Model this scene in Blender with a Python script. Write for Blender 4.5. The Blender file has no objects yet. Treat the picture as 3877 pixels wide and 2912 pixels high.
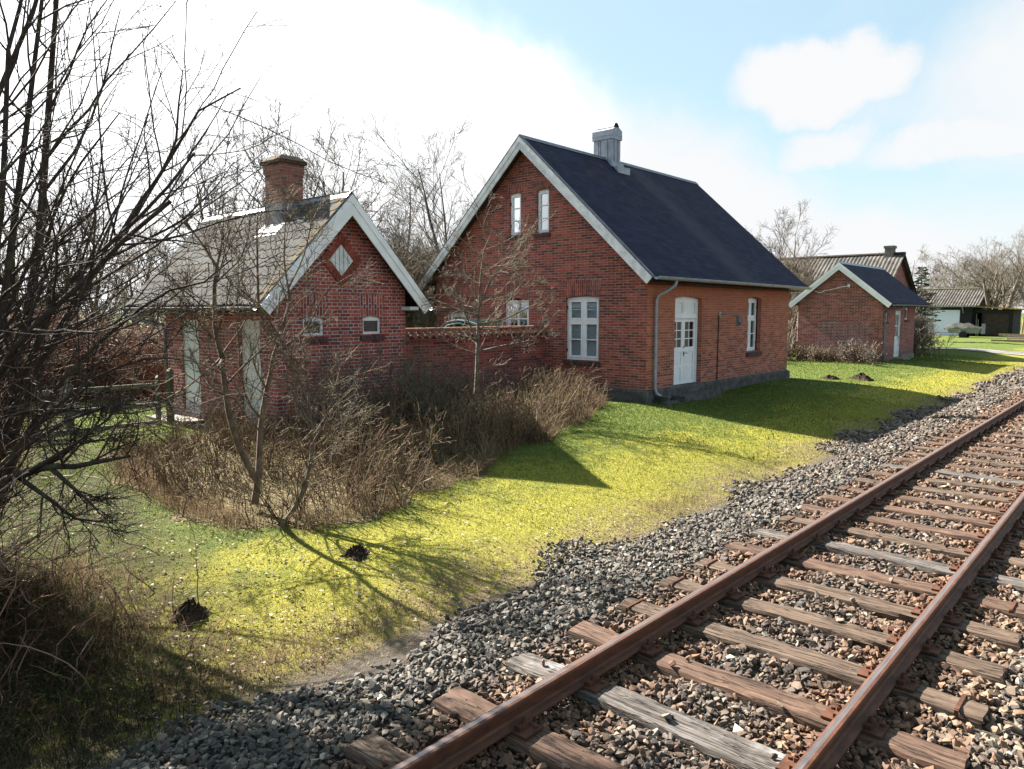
import bpy, bmesh, math, random
import numpy as np
from mathutils import Vector, Matrix

# ------------------------------------------------------------------ camera, sky, sun, exposure
S = bpy.context.scene
COL = S.collection
H = 2.3                                   # eye height above z = 0
PITCH = math.atan(276 / 2800); YAW = math.radians(41.64)
cam_d = bpy.data.cameras.new('camera'); cam = bpy.data.objects.new('camera', cam_d); COL.objects.link(cam)
cam_d.sensor_width = 36.0; cam_d.lens = 36.0 * 2800 / 3877; cam_d.clip_start = 0.05; cam_d.clip_end = 3000
fw = np.array([math.cos(YAW) * math.cos(PITCH), math.sin(YAW) * math.cos(PITCH), -math.sin(PITCH)])
rt = np.array([math.sin(YAW), -math.cos(YAW), 0.0]); up = np.cross(rt, fw)
cam.matrix_world = Matrix(((rt[0], up[0], -fw[0], 0), (rt[1], up[1], -fw[1], 0), (rt[2], up[2], -fw[2], H), (0, 0, 0, 1)))
S.camera = cam

SUN_EL = math.radians(39.0)
SUN_H = np.array([-0.012, 1.0]) / math.hypot(0.012, 1.0)
sun_to = np.array([SUN_H[0] * math.cos(SUN_EL), SUN_H[1] * math.cos(SUN_EL), math.sin(SUN_EL)])
sun_d = bpy.data.lights.new('sun', 'SUN'); sun = bpy.data.objects.new('sun', sun_d); COL.objects.link(sun)
sun_d.energy = 5.0; sun_d.angle = math.radians(0.55); sun_d.color = (1.0, 0.93, 0.82)
sun.rotation_euler = Vector(sun_to).to_track_quat('Z', 'Y').to_euler(); sun.location = (0, 60, 50)
S.view_settings.view_transform = 'Standard'; S.view_settings.look = 'None'
S.view_settings.gamma = 1.0; S.view_settings.exposure = 2.4; S.view_settings.use_curve_mapping = False

K = 3877 / 2211.0
def ray(px, py):
    return fw + rt * ((px * K - 1938.5) / 2800) - up * ((py * K - 1456) / 2800)
def P(px, py, dep):                        # a spot seen from the track at a given distance
    r = ray(px, py) * dep
    return np.array([r[0], r[1], r[2] + H])
def PG(px, py, z=0.0):
    r = ray(px, py); t = (z - H) / r[2]
    return np.array([r[0] * t, r[1] * t, z])

class NT:
    def __init__(s, tree): s.t = tree
    def n(s, kind, **kw):
        nd = s.t.nodes.new(kind)
        for k, v in kw.items():
            if k.startswith('i_'):
                key = k[2:]; key = int(key) if key.isdigit() else key.replace('_', ' ')
                if isinstance(v, bpy.types.NodeSocket): s.t.links.new(v, nd.inputs[key])
                else: nd.inputs[key].default_value = v
            else: setattr(nd, k, v)
        return nd
    def l(s, a, b): s.t.links.new(a, b)
    def math(s, op, a, b=0.0, c=0.0, clamp=False):
        nd = s.t.nodes.new('ShaderNodeMath'); nd.operation = op; nd.use_clamp = clamp
        for i, v in enumerate((a, b, c)):
            if isinstance(v, bpy.types.NodeSocket): s.t.links.new(v, nd.inputs[i])
            else: nd.inputs[i].default_value = v
        return nd.outputs[0]
    def vmath(s, op, a, b=(0, 0, 0), out=0):
        nd = s.t.nodes.new('ShaderNodeVectorMath'); nd.operation = op
        for i, v in enumerate((a, b)):
            if isinstance(v, bpy.types.NodeSocket): s.t.links.new(v, nd.inputs[i])
            elif op == 'SCALE' and i == 1: pass
            else: nd.inputs[i].default_value = v
        if op == 'SCALE':
            if isinstance(b, bpy.types.NodeSocket): s.t.links.new(b, nd.inputs['Scale'])
            else: nd.inputs['Scale'].default_value = b
        return nd.outputs[out]
    def mapr(s, v, a, b, c=0.0, d=1.0, smooth=True):
        nd = s.t.nodes.new('ShaderNodeMapRange'); nd.interpolation_type = 'SMOOTHSTEP' if smooth else 'LINEAR'
        s.t.links.new(v, nd.inputs[0])
        for i, x in enumerate((a, b, c, d)): nd.inputs[i + 1].default_value = x
        return nd.outputs[0]
    def mix(s, f, a, b, blend='MIX'):
        nd = s.t.nodes.new('ShaderNodeMix'); nd.data_type = 'RGBA'; nd.blend_type = blend
        for v, k in ((f, 0), (a, 6), (b, 7)):
            if isinstance(v, bpy.types.NodeSocket): s.t.links.new(v, nd.inputs[k])
            else: nd.inputs[k].default_value = v if k == 0 else (tuple(v) + (1,) if len(v) == 3 else v)
        return nd.outputs[2]
    def noise(s, vec, scale, detail=4, rough=0.55, out=0):
        nd = s.t.nodes.new('ShaderNodeTexNoise'); nd.inputs['Scale'].default_value = scale
        nd.inputs['Detail'].default_value = detail; nd.inputs['Roughness'].default_value = rough
        if vec is not None: s.t.links.new(vec, nd.inputs['Vector'])
        return nd.outputs[out]
    def ramp(s, v, stops):
        nd = s.t.nodes.new('ShaderNodeValToRGB'); e = nd.color_ramp.elements
        while len(e) < len(stops): e.new(0.5)
        for el, (p, c) in zip(e, stops): el.position = p; el.color = tuple(c) + (1,)
        s.t.links.new(v, nd.inputs[0]); return nd.outputs[0]

W = bpy.data.worlds.new('World'); S.world = W; W.use_nodes = True
w = NT(W.node_tree); W.node_tree.nodes.clear()
sky = w.n('ShaderNodeTexSky', sky_type='NISHITA', sun_disc=False, sun_elevation=SUN_EL, sun_rotation=math.radians(-0.7),
          altitude=10.0, air_density=1.0, dust_density=1.0, ozone_density=1.0)
SKY_GAIN, CLOUD = 0.042, 0.185
dirv = w.n('ShaderNodeTexCoord').outputs['Generated']
wn = w.noise(dirv, 3.2, 7, 0.6, out=1)
warp = w.vmath('ADD', dirv, w.vmath('SCALE', w.vmath('SUBTRACT', wn, (0.5, 0.5, 0.5)), 0.20))
def dirn(px, py):
    r = ray(px, py); return r / np.linalg.norm(r)
def plane_mask(p, q, a, b):                # a big bank of cloud: one side of a great circle
    n = np.cross(dirn(*p), dirn(*q)); n /= np.linalg.norm(n)
    return w.mapr(w.vmath('DOT_PRODUCT', warp, tuple(n), out=1), a, b)
def blob(px, py, rx, ry, soft=0.55, amt=1.0):
    c = dirn(px, py)
    d = w.vmath('SUBTRACT', warp, tuple(c))
    hx = np.array([math.sin(YAW), -math.cos(YAW), 0]); 
    u = w.math('DIVIDE', w.vmath('DOT_PRODUCT', d, tuple(hx), out=1), rx)
    v = w.math('DIVIDE', w.vmath('DOT_PRODUCT', d, (0, 0, 1), out=1), ry)
    r = w.math('SQRT', w.math('ADD', w.math('MULTIPLY', u, u), w.math('MULTIPLY', v, v)))
    return w.mapr(r, 1.0, soft, 0.0, amt)
msk = plane_mask((850, 0), (1600, 330), -0.07, 0.05)
if np.dot(np.cross(dirn(850, 0), dirn(1600, 330)), dirn(300, 300)) < 0:
    msk = plane_mask((850, 0), (1600, 330), 0.07, -0.05)
for b in ((1770, 150, .15, .06, .5, 1.0), (1690, 120, .09, .04, .3, .9), (1850, 110, .07, .05, .4, .9), (1780, 290, .09, .04, .3, .8), (2120, 300, .16, .04, .3, .85), (2190, 130, .06, .09, .2, .55), (1960, 210, .18, .09, .1, .4), (2500, 120, .25, .2, .3, .8)):
    msk = w.math('MAXIMUM', msk, blob(*b))
lown = w.math('MULTIPLY', w.mapr(w.vmath('DOT_PRODUCT', dirv, (0, 0, 1), out=1), 0.26, 0.0, 0.0, 0.8), 1.0)
msk = w.math('MAXIMUM', msk, lown)
cl = w.noise(warp, 6.0, 6, 0.6)
side = w.mapr(w.vmath('DOT_PRODUCT', warp, (math.cos(YAW - 1.9), math.sin(YAW - 1.9), 0.25), out=1), -0.2, 0.6, 0, 0.25)   # broken cloud behind the viewer
msk = w.math('MAXIMUM', msk, w.math('MULTIPLY', side, w.mapr(cl, 0.42, 0.6)))
msk = w.mapr(w.math('ADD', msk, w.math('MULTIPLY', w.math('SUBTRACT', w.noise(warp, 9.0, 8, 0.62), 0.5), 0.6)), 0.05, 0.95)
glow = w.mapr(w.vmath('DOT_PRODUCT', dirv, tuple(sun_to), out=1), 0.5, 1.0, 1.0, 2.2)
clc = w.vmath('SCALE', w.n('ShaderNodeRGB').outputs[0], 1.0)
rgb = [n for n in W.node_tree.nodes if n.type == 'RGB'][0]; rgb.outputs[0].default_value = (0.97, 0.985, 1.0, 1)
clc = w.vmath('SCALE', rgb.outputs[0], w.math('MULTIPLY', glow, CLOUD))
base = w.mix(0.6, w.vmath('SCALE', sky.outputs[0], SKY_GAIN), (0.125, 0.172, 0.18))   # thin veil over the blue
fin = w.mix(msk, base, clc)
bg = w.n('ShaderNodeBackground', i_Color=fin, i_Strength=1.0)
w.l(bg.outputs[0], w.n('ShaderNodeOutputWorld').inputs[0])

# ------------------------------------------------------------------ materials
def mat(name):
    m = bpy.data.materials.new(name); m.use_nodes = True; m.node_tree.nodes.clear()
    t = NT(m.node_tree); o = t.n('ShaderNodeOutputMaterial')
    return m, t, o
def principled(t, o, color, rough=0.8, bump=None, bstr=0.3, bdist=0.01, spec=0.3, metal=0.0):
    b = t.n('ShaderNodeBsdfPrincipled')
    for k, v in (('Base Color', color), ('Roughness', rough), ('Specular IOR Level', spec), ('Metallic', metal)):
        if isinstance(v, bpy.types.NodeSocket): t.l(v, b.inputs[k])
        else: b.inputs[k].default_value = tuple(v) + (1,) if isinstance(v, tuple) and len(v) == 3 else v
    if bump is not None:
        bn = t.n('ShaderNodeBump'); bn.inputs['Strength'].default_value = bstr; bn.inputs['Distance'].default_value = bdist
        t.l(bump, bn.inputs['Height']); t.l(bn.outputs[0], b.inputs['Normal'])
    t.l(b.outputs[0], o.inputs[0]); return b
def simple(name, c, rough=0.7, spec=0.3, metal=0.0, var=0.25, scale=6.0, c2=None, bstr=0.15):
    m, t, o = mat(name); g = t.n('ShaderNodeNewGeometry').outputs['Position']
    f = t.noise(g, scale, 5, 0.6)
    f2 = t.mapr(f, 0.35, 0.68)
    dark = c2 if c2 else tuple(x * (1 - var) for x in c)
    principled(t, o, t.mix(f2, dark, c), rough, t.noise(g, scale * 8, 4), bstr, 0.004, spec, metal); return m

def brick(name, c1, c2, cm, dark, squash=1.0, mort=0.007, upper_tone=None, lo=None, mvis=1.0, patch=None):
    m, t, o = mat(name)
    uv = t.n('ShaderNodeUVMap').outputs[0]
    pos = t.n('ShaderNodeNewGeometry').outputs['Position']
    jit = t.vmath('SCALE', t.vmath('SUBTRACT', t.noise(uv, 9.0, 3, 0.6, out=1), (0.5, 0.5, 0.5)), 0.012)
    uvj = t.vmath('ADD', uv, jit)
    br = t.n('ShaderNodeTexBrick', offset=0.5, offset_frequency=2, squash=squash, squash_frequency=2)
    t.l(uvj, br.inputs['Vector'])
    for k, v in (('Scale', 1.0), ('Mortar Size', mort), ('Mortar Smooth', 0.25), ('Bias', 0.0), ('Brick Width', 0.24), ('Row Height', 0.0667)):
        br.inputs[k].default_value = v
    br.inputs['Color1'].default_value = (0, 0, 0, 1); br.inputs['Color2'].default_value = (1, 1, 1, 1); br.inputs['Mortar'].default_value = (0.5, 0.5, 0.5, 1)
    rnd = t.n('ShaderNodeSeparateColor', i_0=br.outputs['Color']).outputs[0]
    col = t.ramp(rnd, [(0.0, dark), (0.18, tuple(0.5 * (a + b) for a, b in zip(dark, c1))), (0.38, c1), (0.7, c2), (1.0, tuple(min(1, x * 1.25) for x in c2))])
    n1 = t.noise(pos, 1.1, 5, 0.65)
    col = t.mix(t.mapr(n1, 0.52, 0.78, 0.0, 0.55), col, dark)
    stk = t.noise(t.vmath('MULTIPLY', pos, (3.5, 3.5, 0.45)), 1.0, 5, 0.65)
    col = t.mix(t.mapr(stk, 0.5, 0.72, 0.0, 0.42), col, tuple(x * 0.45 for x in c1))
    col = t.mix(t.mapr(t.noise(pos, 2.3, 6, 0.7), 0.60, 0.72, 0.0, 0.38), col, tuple(0.5 * a + 0.5 * b for a, b in zip(c2, cm)))
    n2 = t.noise(pos, 22.0, 4, 0.6)
    col = t.mix(t.mapr(n2, 0.3, 0.75, 0.0, 0.35), col, tuple(x * 0.6 for x in c1))
    fac = t.math('MULTIPLY', br.outputs['Fac'], mvis)
    if upper_tone:                                # orange tone, stronger towards the top of the wall
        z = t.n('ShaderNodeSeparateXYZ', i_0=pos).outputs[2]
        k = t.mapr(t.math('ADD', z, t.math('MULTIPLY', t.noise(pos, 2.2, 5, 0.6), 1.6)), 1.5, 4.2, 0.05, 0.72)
        col = t.mix(k, col, upper_tone); cmx = t.mix(t.math('MULTIPLY', k, 0.75), cm, upper_tone)
    else: cmx = cm if not isinstance(cm, bpy.types.NodeSocket) else cm
    mort_c = t.mix(t.mapr(t.noise(pos, 5.0, 4, 0.6), 0.35, 0.7), tuple(x * 0.6 for x in cm), cm) if not upper_tone else cmx
    col = t.mix(fac, col, mort_c)
    if lo is not None:                      # damp foot of the wall
        z = t.n('ShaderNodeSeparateXYZ', i_0=pos).outputs[2]
        k = t.mapr(t.math('ADD', z, t.math('MULTIPLY', t.noise(pos, 3.0, 5, 0.65), 0.9)), lo + 1.15, lo + 0.3, 0.0, 0.72)
        col = t.mix(k, col, (0.10, 0.085, 0.085))
    hgt = t.math('ADD', t.math('MULTIPLY', br.outputs['Fac'], -1.0), t.math('MULTIPLY', n2, 0.5))
    principled(t, o, col, 0.88, hgt, 0.75, 0.010, 0.2); return m

M = {}
M['brick_house'] = brick('brick_house', (0.265, 0.066, 0.050), (0.36, 0.092, 0.066), (0.42, 0.36, 0.32), (0.115, 0.048, 0.045), mort=0.0065, lo=0.1)
M['brick_track'] = brick('brick_track', (0.28, 0.082, 0.055), (0.38, 0.125, 0.078), (0.44, 0.32, 0.26), (0.12, 0.05, 0.045), mort=0.006, upper_tone=(0.37, 0.125, 0.062), mvis=0.9, lo=-0.1)
M['brick_privy'] = brick('brick_privy', (0.265, 0.052, 0.043), (0.36, 0.082, 0.060), (0.50, 0.45, 0.43), (0.13, 0.045, 0.046), squash=0.5, mort=0.008, lo=0.2)
M['brick_shed'] = brick('brick_shed', (0.235, 0.066, 0.054), (0.33, 0.098, 0.076), (0.44, 0.38, 0.35), (0.12, 0.055, 0.052), mort=0.007, lo=0.2)
M['brick_wall'] = brick('brick_wall', (0.21, 0.050, 0.040), (0.29, 0.075, 0.055), (0.34, 0.27, 0.25), (0.09, 0.034, 0.036), mort=0.0055, lo=0.5)
M['brick_infill'] = brick('brick_infill', (0.20, 0.05, 0.045), (0.26, 0.07, 0.06), (0.48, 0.44, 0.42), (0.13, 0.04, 0.04), squash=0.5, mort=0.010)
M['brick_chimney'] = brick('brick_chimney', (0.23, 0.085, 0.06), (0.30, 0.12, 0.08), (0.30, 0.26, 0.23), (0.12, 0.075, 0.06), mort=0.007)
M['brick_sill'] = brick('brick_sill', (0.075, 0.042, 0.04), (0.11, 0.052, 0.045), (0.12, 0.10, 0.10), (0.04, 0.03, 0.032), mort=0.006)
M['white'] = simple('white_paint', (0.80, 0.82, 0.84), 0.45, 0.4, var=0.12, scale=3.0)
M['white_old'] = simple('weathered_white_paint', (0.72, 0.74, 0.76), 0.6, 0.3, var=0.28, scale=4.0)
M['greywhite'] = simple('grey_white_door_paint', (0.58, 0.60, 0.58), 0.6, 0.3, var=0.1, scale=2.0)
M['zinc'] = simple('zinc', (0.33, 0.36, 0.41), 0.55, 0.35, 0.45, var=0.25, scale=5.0)
M['zinc_dark'] = simple('weathered_zinc', (0.16, 0.175, 0.20), 0.5, 0.4, 0.45, var=0.35, scale=5.0)
M['lead'] = simple('lead_flashing', (0.22, 0.24, 0.28), 0.6, 0.3, 0.3, var=0.2, scale=4.0)
M['concrete'] = simple('concrete', (0.20, 0.185, 0.16), 0.9, 0.2, var=0.35, scale=7.0)
M['plinth'] = simple('dark_plinth', (0.10, 0.095, 0.095), 0.9, 0.2, var=0.5, scale=5.0)
M['soffit'] = simple('dark_timber', (0.05, 0.04, 0.035), 0.85, 0.2, var=0.4, scale=5.0)
M['iron'] = simple('black_iron', (0.02, 0.02, 0.022), 0.5, 0.4, 0.3, var=0.2)
M['dark'] = simple('dark_interior', (0.02, 0.02, 0.022), 0.9, 0.1, var=0.2)
M['terracotta'] = simple('terracotta', (0.30, 0.13, 0.085), 0.75, 0.3, var=0.45, scale=5.0)
M['tar'] = simple('tarred_boards', (0.018, 0.018, 0.02), 0.8, 0.25, var=0.3, scale=3.0)
M['blind'] = simple('blind_slat', (0.66, 0.74, 0.80), 0.55, 0.3, var=0.06)
M['curtain'] = simple('curtain', (0.45, 0.43, 0.38), 0.9, 0.1, var=0.3, scale=9.0)
M['rust'] = simple('rusty_iron', (0.10, 0.042, 0.024), 0.8, 0.25, 0.15, var=0.45, scale=16.0)
M['soil'] = simple('molehill_soil', (0.045, 0.032, 0.024), 0.95, 0.1, var=0.5, scale=14.0, bstr=0.6)
M['green_car'] = simple('dark_green_paint', (0.018, 0.04, 0.034), 0.25, 0.5, 0.2, var=0.2)
M['tarp'] = simple('grey_green_tarpaulin', (0.035, 0.036, 0.032), 0.7, 0.3, var=0.5, scale=4.0)
M['trailer'] = simple('galvanised_steel', (0.22, 0.25, 0.32), 0.45, 0.4, 0.4, var=0.2)
M['rubber'] = simple('rubber', (0.02, 0.02, 0.02), 0.8, 0.2, var=0.1)
M['cutwood'] = simple('cut_timber', (0.30, 0.23, 0.14), 0.8, 0.2, var=0.4, scale=6.0)
M['oldwood'] = simple('weathered_grey_wood', (0.16, 0.145, 0.115), 0.85, 0.2, var=0.5, scale=8.0, c2=(0.075, 0.08, 0.045))
M['moss_board'] = simple('mossy_board', (0.30, 0.22, 0.06), 0.9, 0.2, var=0.4, scale=6.0)
M['dust_path'] = simple('gravel_path', (0.24, 0.23, 0.21), 0.95, 0.1, var=0.3, scale=3.0)

def glass(name, tint, refl):
    m, t, o = mat(name)
    g = t.n('ShaderNodeBsdfGlossy'); g.inputs['Roughness'].default_value = 0.02; g.inputs['Color'].default_value = (0.9, 0.95, 1, 1)
    tr = t.n('ShaderNodeBsdfTransparent'); tr.inputs['Color'].default_value = tint + (1,)
    fr = t.n('ShaderNodeFresnel'); fr.inputs['IOR'].default_value = 1.5
    mx = t.n('ShaderNodeMixShader'); t.l(t.math('ADD', fr.outputs[0], refl, clamp=True), mx.inputs[0]); t.l(tr.outputs[0], mx.inputs[1]); t.l(g.outputs[0], mx.inputs[2])
    t.l(mx.outputs[0], o.inputs[0]); return m
M['glass'] = glass('window_glass', (0.75, 0.8, 0.82), 0.10)
M['glass_bright'] = glass('reflecting_glass', (0.7, 0.75, 0.8), 0.38)
M['glass_dark'] = glass('dark_glass', (0.35, 0.37, 0.38), 0.05)

def roof_felt():
    m, t, o = mat('dark_slate_felt')
    uv = t.n('ShaderNodeUVMap').outputs[0]; pos = t.n('ShaderNodeNewGeometry').outputs['Position']
    br = t.n('ShaderNodeTexBrick', offset=0.5)
    t.l(uv, br.inputs['Vector'])
    for k, v in (('Scale', 1.0), ('Mortar Size', 0.006), ('Mortar Smooth', 0.4), ('Brick Width', 0.34), ('Row Height', 0.19)): br.inputs[k].default_value = v
    br.inputs['Color1'].default_value = (0.012, 0.0125, 0.030, 1); br.inputs['Color2'].default_value = (0.022, 0.023, 0.050, 1); br.inputs['Mortar'].default_value = (0.006, 0.006, 0.009, 1)
    z = t.n('ShaderNodeSeparateXYZ', i_0=pos)
    n = t.noise(pos, 2.4, 6, 0.7)
    k = t.math('MULTIPLY', t.mapr(n, 0.5, 0.72), t.mapr(z.outputs[2], 4.3, 6.8, 0.0, 0.85))
    c = t.mix(k, br.outputs['Color'], (0.055, 0.042, 0.026))             # lichen near the ridge
    u = t.math('ADD', z.outputs[0], t.math('MULTIPLY', t.noise(pos, 1.2, 4, 0.6), 1.1))   # a paler worn run below the chimney
    st = t.math('MULTIPLY', t.mapr(u, 20.3, 21.0), t.mapr(u, 22.4, 21.2))
    c = t.mix(t.math('MULTIPLY', st, 0.45), c, (0.055, 0.058, 0.072))
    c = t.mix(t.mapr(t.noise(pos, 40, 2, 0.5), 0.74, 0.82, 0, 0.3), c, (0.10, 0.10, 0.10))
    h = t.math('ADD', t.math('MULTIPLY', br.outputs['Fac'], -1.0), t.math('MULTIPLY', t.noise(pos, 60, 3), 0.4))
    principled(t, o, c, 0.85, h, 0.5, 0.008, 0.15); return m
M['felt'] = roof_felt()

def slate():
    m, t, o = mat('grey_cement_slate')
    pos = t.n('ShaderNodeNewGeometry').outputs['Position']
    at = t.n('ShaderNodeAttribute', attribute_name='rnd').outputs['Fac']
    st = t.noise(t.vmath('MULTIPLY', pos, (2.5, 9.0, 2.5)), 2.0, 6, 0.65)
    c = t.mix(at, (0.060, 0.060, 0.060), (0.092, 0.092, 0.090))
    c = t.mix(t.mapr(st, 0.42, 0.7, 0, 0.6), c, (0.045, 0.044, 0.042))
    y = t.n('ShaderNodeSeparateXYZ', i_0=pos).outputs[1]
    k = t.math('MULTIPLY', t.mapr(y, 11.95, 11.55), t.mapr(t.noise(pos, 7, 5, 0.65), 0.46, 0.58, 0, 0.85))
    c = t.mix(k, c, (0.15, 0.10, 0.035))
    principled(t, o, c, 0.9, t.noise(pos, 30, 4), 0.25, 0.004, 0.02); return m
M['slate'] = slate()
M['slate_edge'] = simple('pale_slate_edge', (0.26, 0.255, 0.24), 0.9, 0.05, var=0.3, scale=9.0)

def wood(name, c1, c2, pale, palef):
    m, t, o = mat(name)
    tc = t.n('ShaderNodeTexCoord').outputs['Object']
    oi = t.n('ShaderNodeObjectInfo').outputs['Random']
    off = t.n('ShaderNodeCombineXYZ', i_0=t.math('MULTIPLY', oi, 37.0), i_1=t.math('MULTIPLY', oi, 91.0), i_2=0.0).outputs[0]
    p = t.vmath('ADD', tc, off)
    g = t.noise(t.vmath('MULTIPLY', p, (42.0, 1.6, 42.0)), 1.0, 6, 0.7)
    c = t.ramp(g, [(0.28, tuple(x * 0.35 for x in c1)), (0.45, c1), (0.62, c2), (0.8, tuple(min(1, x * 1.2) for x in c2))])
    b = t.noise(p, 2.6, 5, 0.65)
    c = t.mix(t.mapr(b, 0.62 - palef, 0.80 - palef, 0, 0.85), c, pale)
    cr = t.noise(t.vmath('MULTIPLY', p, (16.0, 0.9, 16.0)), 1.0, 4, 0.6)
    crk = t.mapr(t.math('ABSOLUTE', t.math('SUBTRACT', cr, 0.5)), 0.0, 0.022, 1.0, 0.0)
    c = t.mix(t.math('MULTIPLY', crk, 0.85), c, (0.012, 0.009, 0.007))
    rb = t.math('ADD', c1[0], 0.0)
    principled(t, o, c, 0.82, t.math('SUBTRACT', g, t.math('MULTIPLY', crk, 1.5)), 0.7, 0.012, 0.25); return m
M['sleeper'] = wood('creosoted_timber', (0.064, 0.043, 0.031), (0.118, 0.082, 0.058), (0.165, 0.13, 0.098), 0.0)
M['sleeper_red'] = wood('rust_stained_timber', (0.070, 0.040, 0.028), (0.115, 0.07, 0.048), (0.13, 0.10, 0.08), -0.05)
M['sleeper_pale'] = wood('bleached_timber', (0.065, 0.054, 0.047), (0.125, 0.113, 0.107), (0.21, 0.21, 0.215), 0.04)

def rail_mat():
    m, t, o = mat('rusty_rail')
    pos = t.n('ShaderNodeNewGeometry').outputs['Position']
    n = t.noise(t.vmath('MULTIPLY', pos, (1.0, 3.0, 3.0)), 7.0, 6, 0.65)
    c = t.ramp(n, [(0.3, (0.05, 0.020, 0.013)), (0.55, (0.095, 0.036, 0.019)), (0.75, (0.15, 0.060, 0.028))])
    principled(t, o, c, 0.62, t.noise(pos, 90, 3), 0.3, 0.002, 0.35, 0.1); return m
M['rail'] = rail_mat()
def rail_top():
    m, t, o = mat('polished_rail_top')
    pos = t.n('ShaderNodeNewGeometry').outputs['Position']
    n = t.noise(t.vmath('MULTIPLY', pos, (0.6, 30.0, 1.0)), 5.0, 4, 0.6)
    c = t.mix(t.mapr(n, 0.35, 0.7), (0.30, 0.28, 0.28), (0.22, 0.13, 0.10))
    b = principled(t, o, c, 0.36, None, spec=0.5, metal=0.8); return m
M['rail_top'] = rail_top()

def attr_mat(name, stops, rough=0.85, trans=0.0, attr='rnd', spec=0.2, bump=0.0):
    m, t, o = mat(name)
    a = t.n('ShaderNodeAttribute', attribute_name=attr).outputs['Fac']
    c = t.ramp(a, stops)
    if trans <= 0:
        pos = t.n('ShaderNodeNewGeometry').outputs['Position']
        principled(t, o, c, rough, t.noise(pos, 60, 4) if bump else None, bump, 0.01, spec)
    else:
        d = t.n('ShaderNodeBsdfDiffuse', i_Color=c); tr = t.n('ShaderNodeBsdfTranslucent', i_Color=c)
        mx = t.n('ShaderNodeMixShader', i_0=trans); t.l(d.outputs[0], mx.inputs[1]); t.l(tr.outputs[0], mx.inputs[2]); t.l(mx.outputs[0], o.inputs[0])
    return m
M['blade'] = attr_mat('grass_blade', [(0.0, (0.062, 0.098, 0.020)), (0.4, (0.135, 0.162, 0.035)), (0.75, (0.27, 0.255, 0.05)), (0.92, (0.31, 0.28, 0.075)), (1.0, (0.33, 0.28, 0.17))], trans=0.35)
M['dry'] = attr_mat('dry_grass_blade', [(0.0, (0.075, 0.05, 0.03)), (0.5, (0.17, 0.12, 0.072)), (1.0, (0.31, 0.24, 0.155))], trans=0.35)
M['dry_shaded'] = attr_mat('shaded_grass_blade', [(0.0, (0.022, 0.016, 0.010)), (0.6, (0.06, 0.045, 0.028)), (1.0, (0.17, 0.13, 0.085))], trans=0.2)  # dry grass again, its colour darkened to stand in for shade
M['stem'] = attr_mat('dead_stem', [(0.0, (0.028, 0.018, 0.014)), (0.3, (0.095, 0.057, 0.036)), (0.6, (0.185, 0.127, 0.078)), (0.82, (0.17, 0.15, 0.068)), (0.93, (0.13, 0.05, 0.033)), (1.0, (0.30, 0.25, 0.18))])
M['leaf'] = attr_mat('dead_leaf', [(0.0, (0.12, 0.08, 0.05)), (0.6, (0.28, 0.22, 0.16)), (1.0, (0.46, 0.41, 0.35))], trans=0.2)
M['ivy'] = attr_mat('dark_green_leaf', [(0.0, (0.02, 0.04, 0.012)), (1.0, (0.06, 0.10, 0.025))], trans=0.25)
M['needle'] = attr_mat('spruce_needle', [(0.0, (0.016, 0.032, 0.02)), (1.0, (0.045, 0.07, 0.045))])
M['thicket'] = attr_mat('bramble_stem', [(0.0, (0.055, 0.026, 0.02)), (0.5, (0.14, 0.070, 0.048)), (0.85, (0.20, 0.12, 0.08)), (1.0, (0.40, 0.32, 0.26))])

def bark(name, c1, c2, lich, lf=0.0):
    m, t, o = mat(name)
    pos = t.n('ShaderNodeNewGeometry').outputs['Position']
    n = t.noise(pos, 9.0, 5, 0.65)
    c = t.mix(t.mapr(n, 0.35, 0.65), c1, c2)
    c = t.mix(t.mapr(t.noise(pos, 5.0, 5, 0.7), 0.55 - lf, 0.66 - lf, 0, 0.8), c, lich)
    principled(t, o, c, 0.85, t.noise(t.vmath('MULTIPLY', pos, (1, 1, 0.35)), 60, 4), 0.5, 0.006, 0.2); return m
M['bark_dark'] = bark('dark_bark', (0.030, 0.022, 0.020), (0.06, 0.045, 0.036), (0.085, 0.085, 0.04))
M['bark_mid'] = bark('grey_brown_bark', (0.075, 0.055, 0.042), (0.14, 0.105, 0.08), (0.17, 0.16, 0.07), 0.03)
M['bark_far'] = bark('far_bark', (0.055, 0.044, 0.038), (0.10, 0.082, 0.068), (0.11, 0.10, 0.06))
M['bark_apple'] = bark('lichen_twig_bark', (0.075, 0.058, 0.044), (0.165, 0.135, 0.105), (0.22, 0.21, 0.145), 0.02)
M['bark_wood'] = bark('pale_wood_bark', (0.10, 0.085, 0.072), (0.165, 0.14, 0.118), (0.14, 0.13, 0.085))

def stone_mat():
    m, t, o = mat('ballast_stone')
    a = t.n('ShaderNodeAttribute', attribute_name='rnd').outputs['Fac']; r = t.n('ShaderNodeAttribute', attribute_name='rust').outputs['Fac']
    pos = t.n('ShaderNodeNewGeometry').outputs['Position']
    c = t.ramp(a, [(0.0, (0.028, 0.028, 0.030)), (0.35, (0.062, 0.060, 0.057)), (0.7, (0.115, 0.107, 0.090)), (0.93, (0.19, 0.175, 0.145)), (1.0, (0.38, 0.36, 0.32))])
    ru = t.ramp(a, [(0.0, (0.05, 0.026, 0.017)), (0.5, (0.115, 0.062, 0.038)), (1.0, (0.24, 0.15, 0.09))])
    c = t.mix(r, c, ru)
    c = t.mix(t.mapr(t.noise(pos, 45, 5, 0.65), 0.5, 0.75, 0, 0.5), c, (0.05, 0.045, 0.04))
    principled(t, o, c, 0.75, t.noise(pos, 110, 4), 0.5, 0.004, 0.3); return m
M['stone'] = stone_mat()

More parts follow.
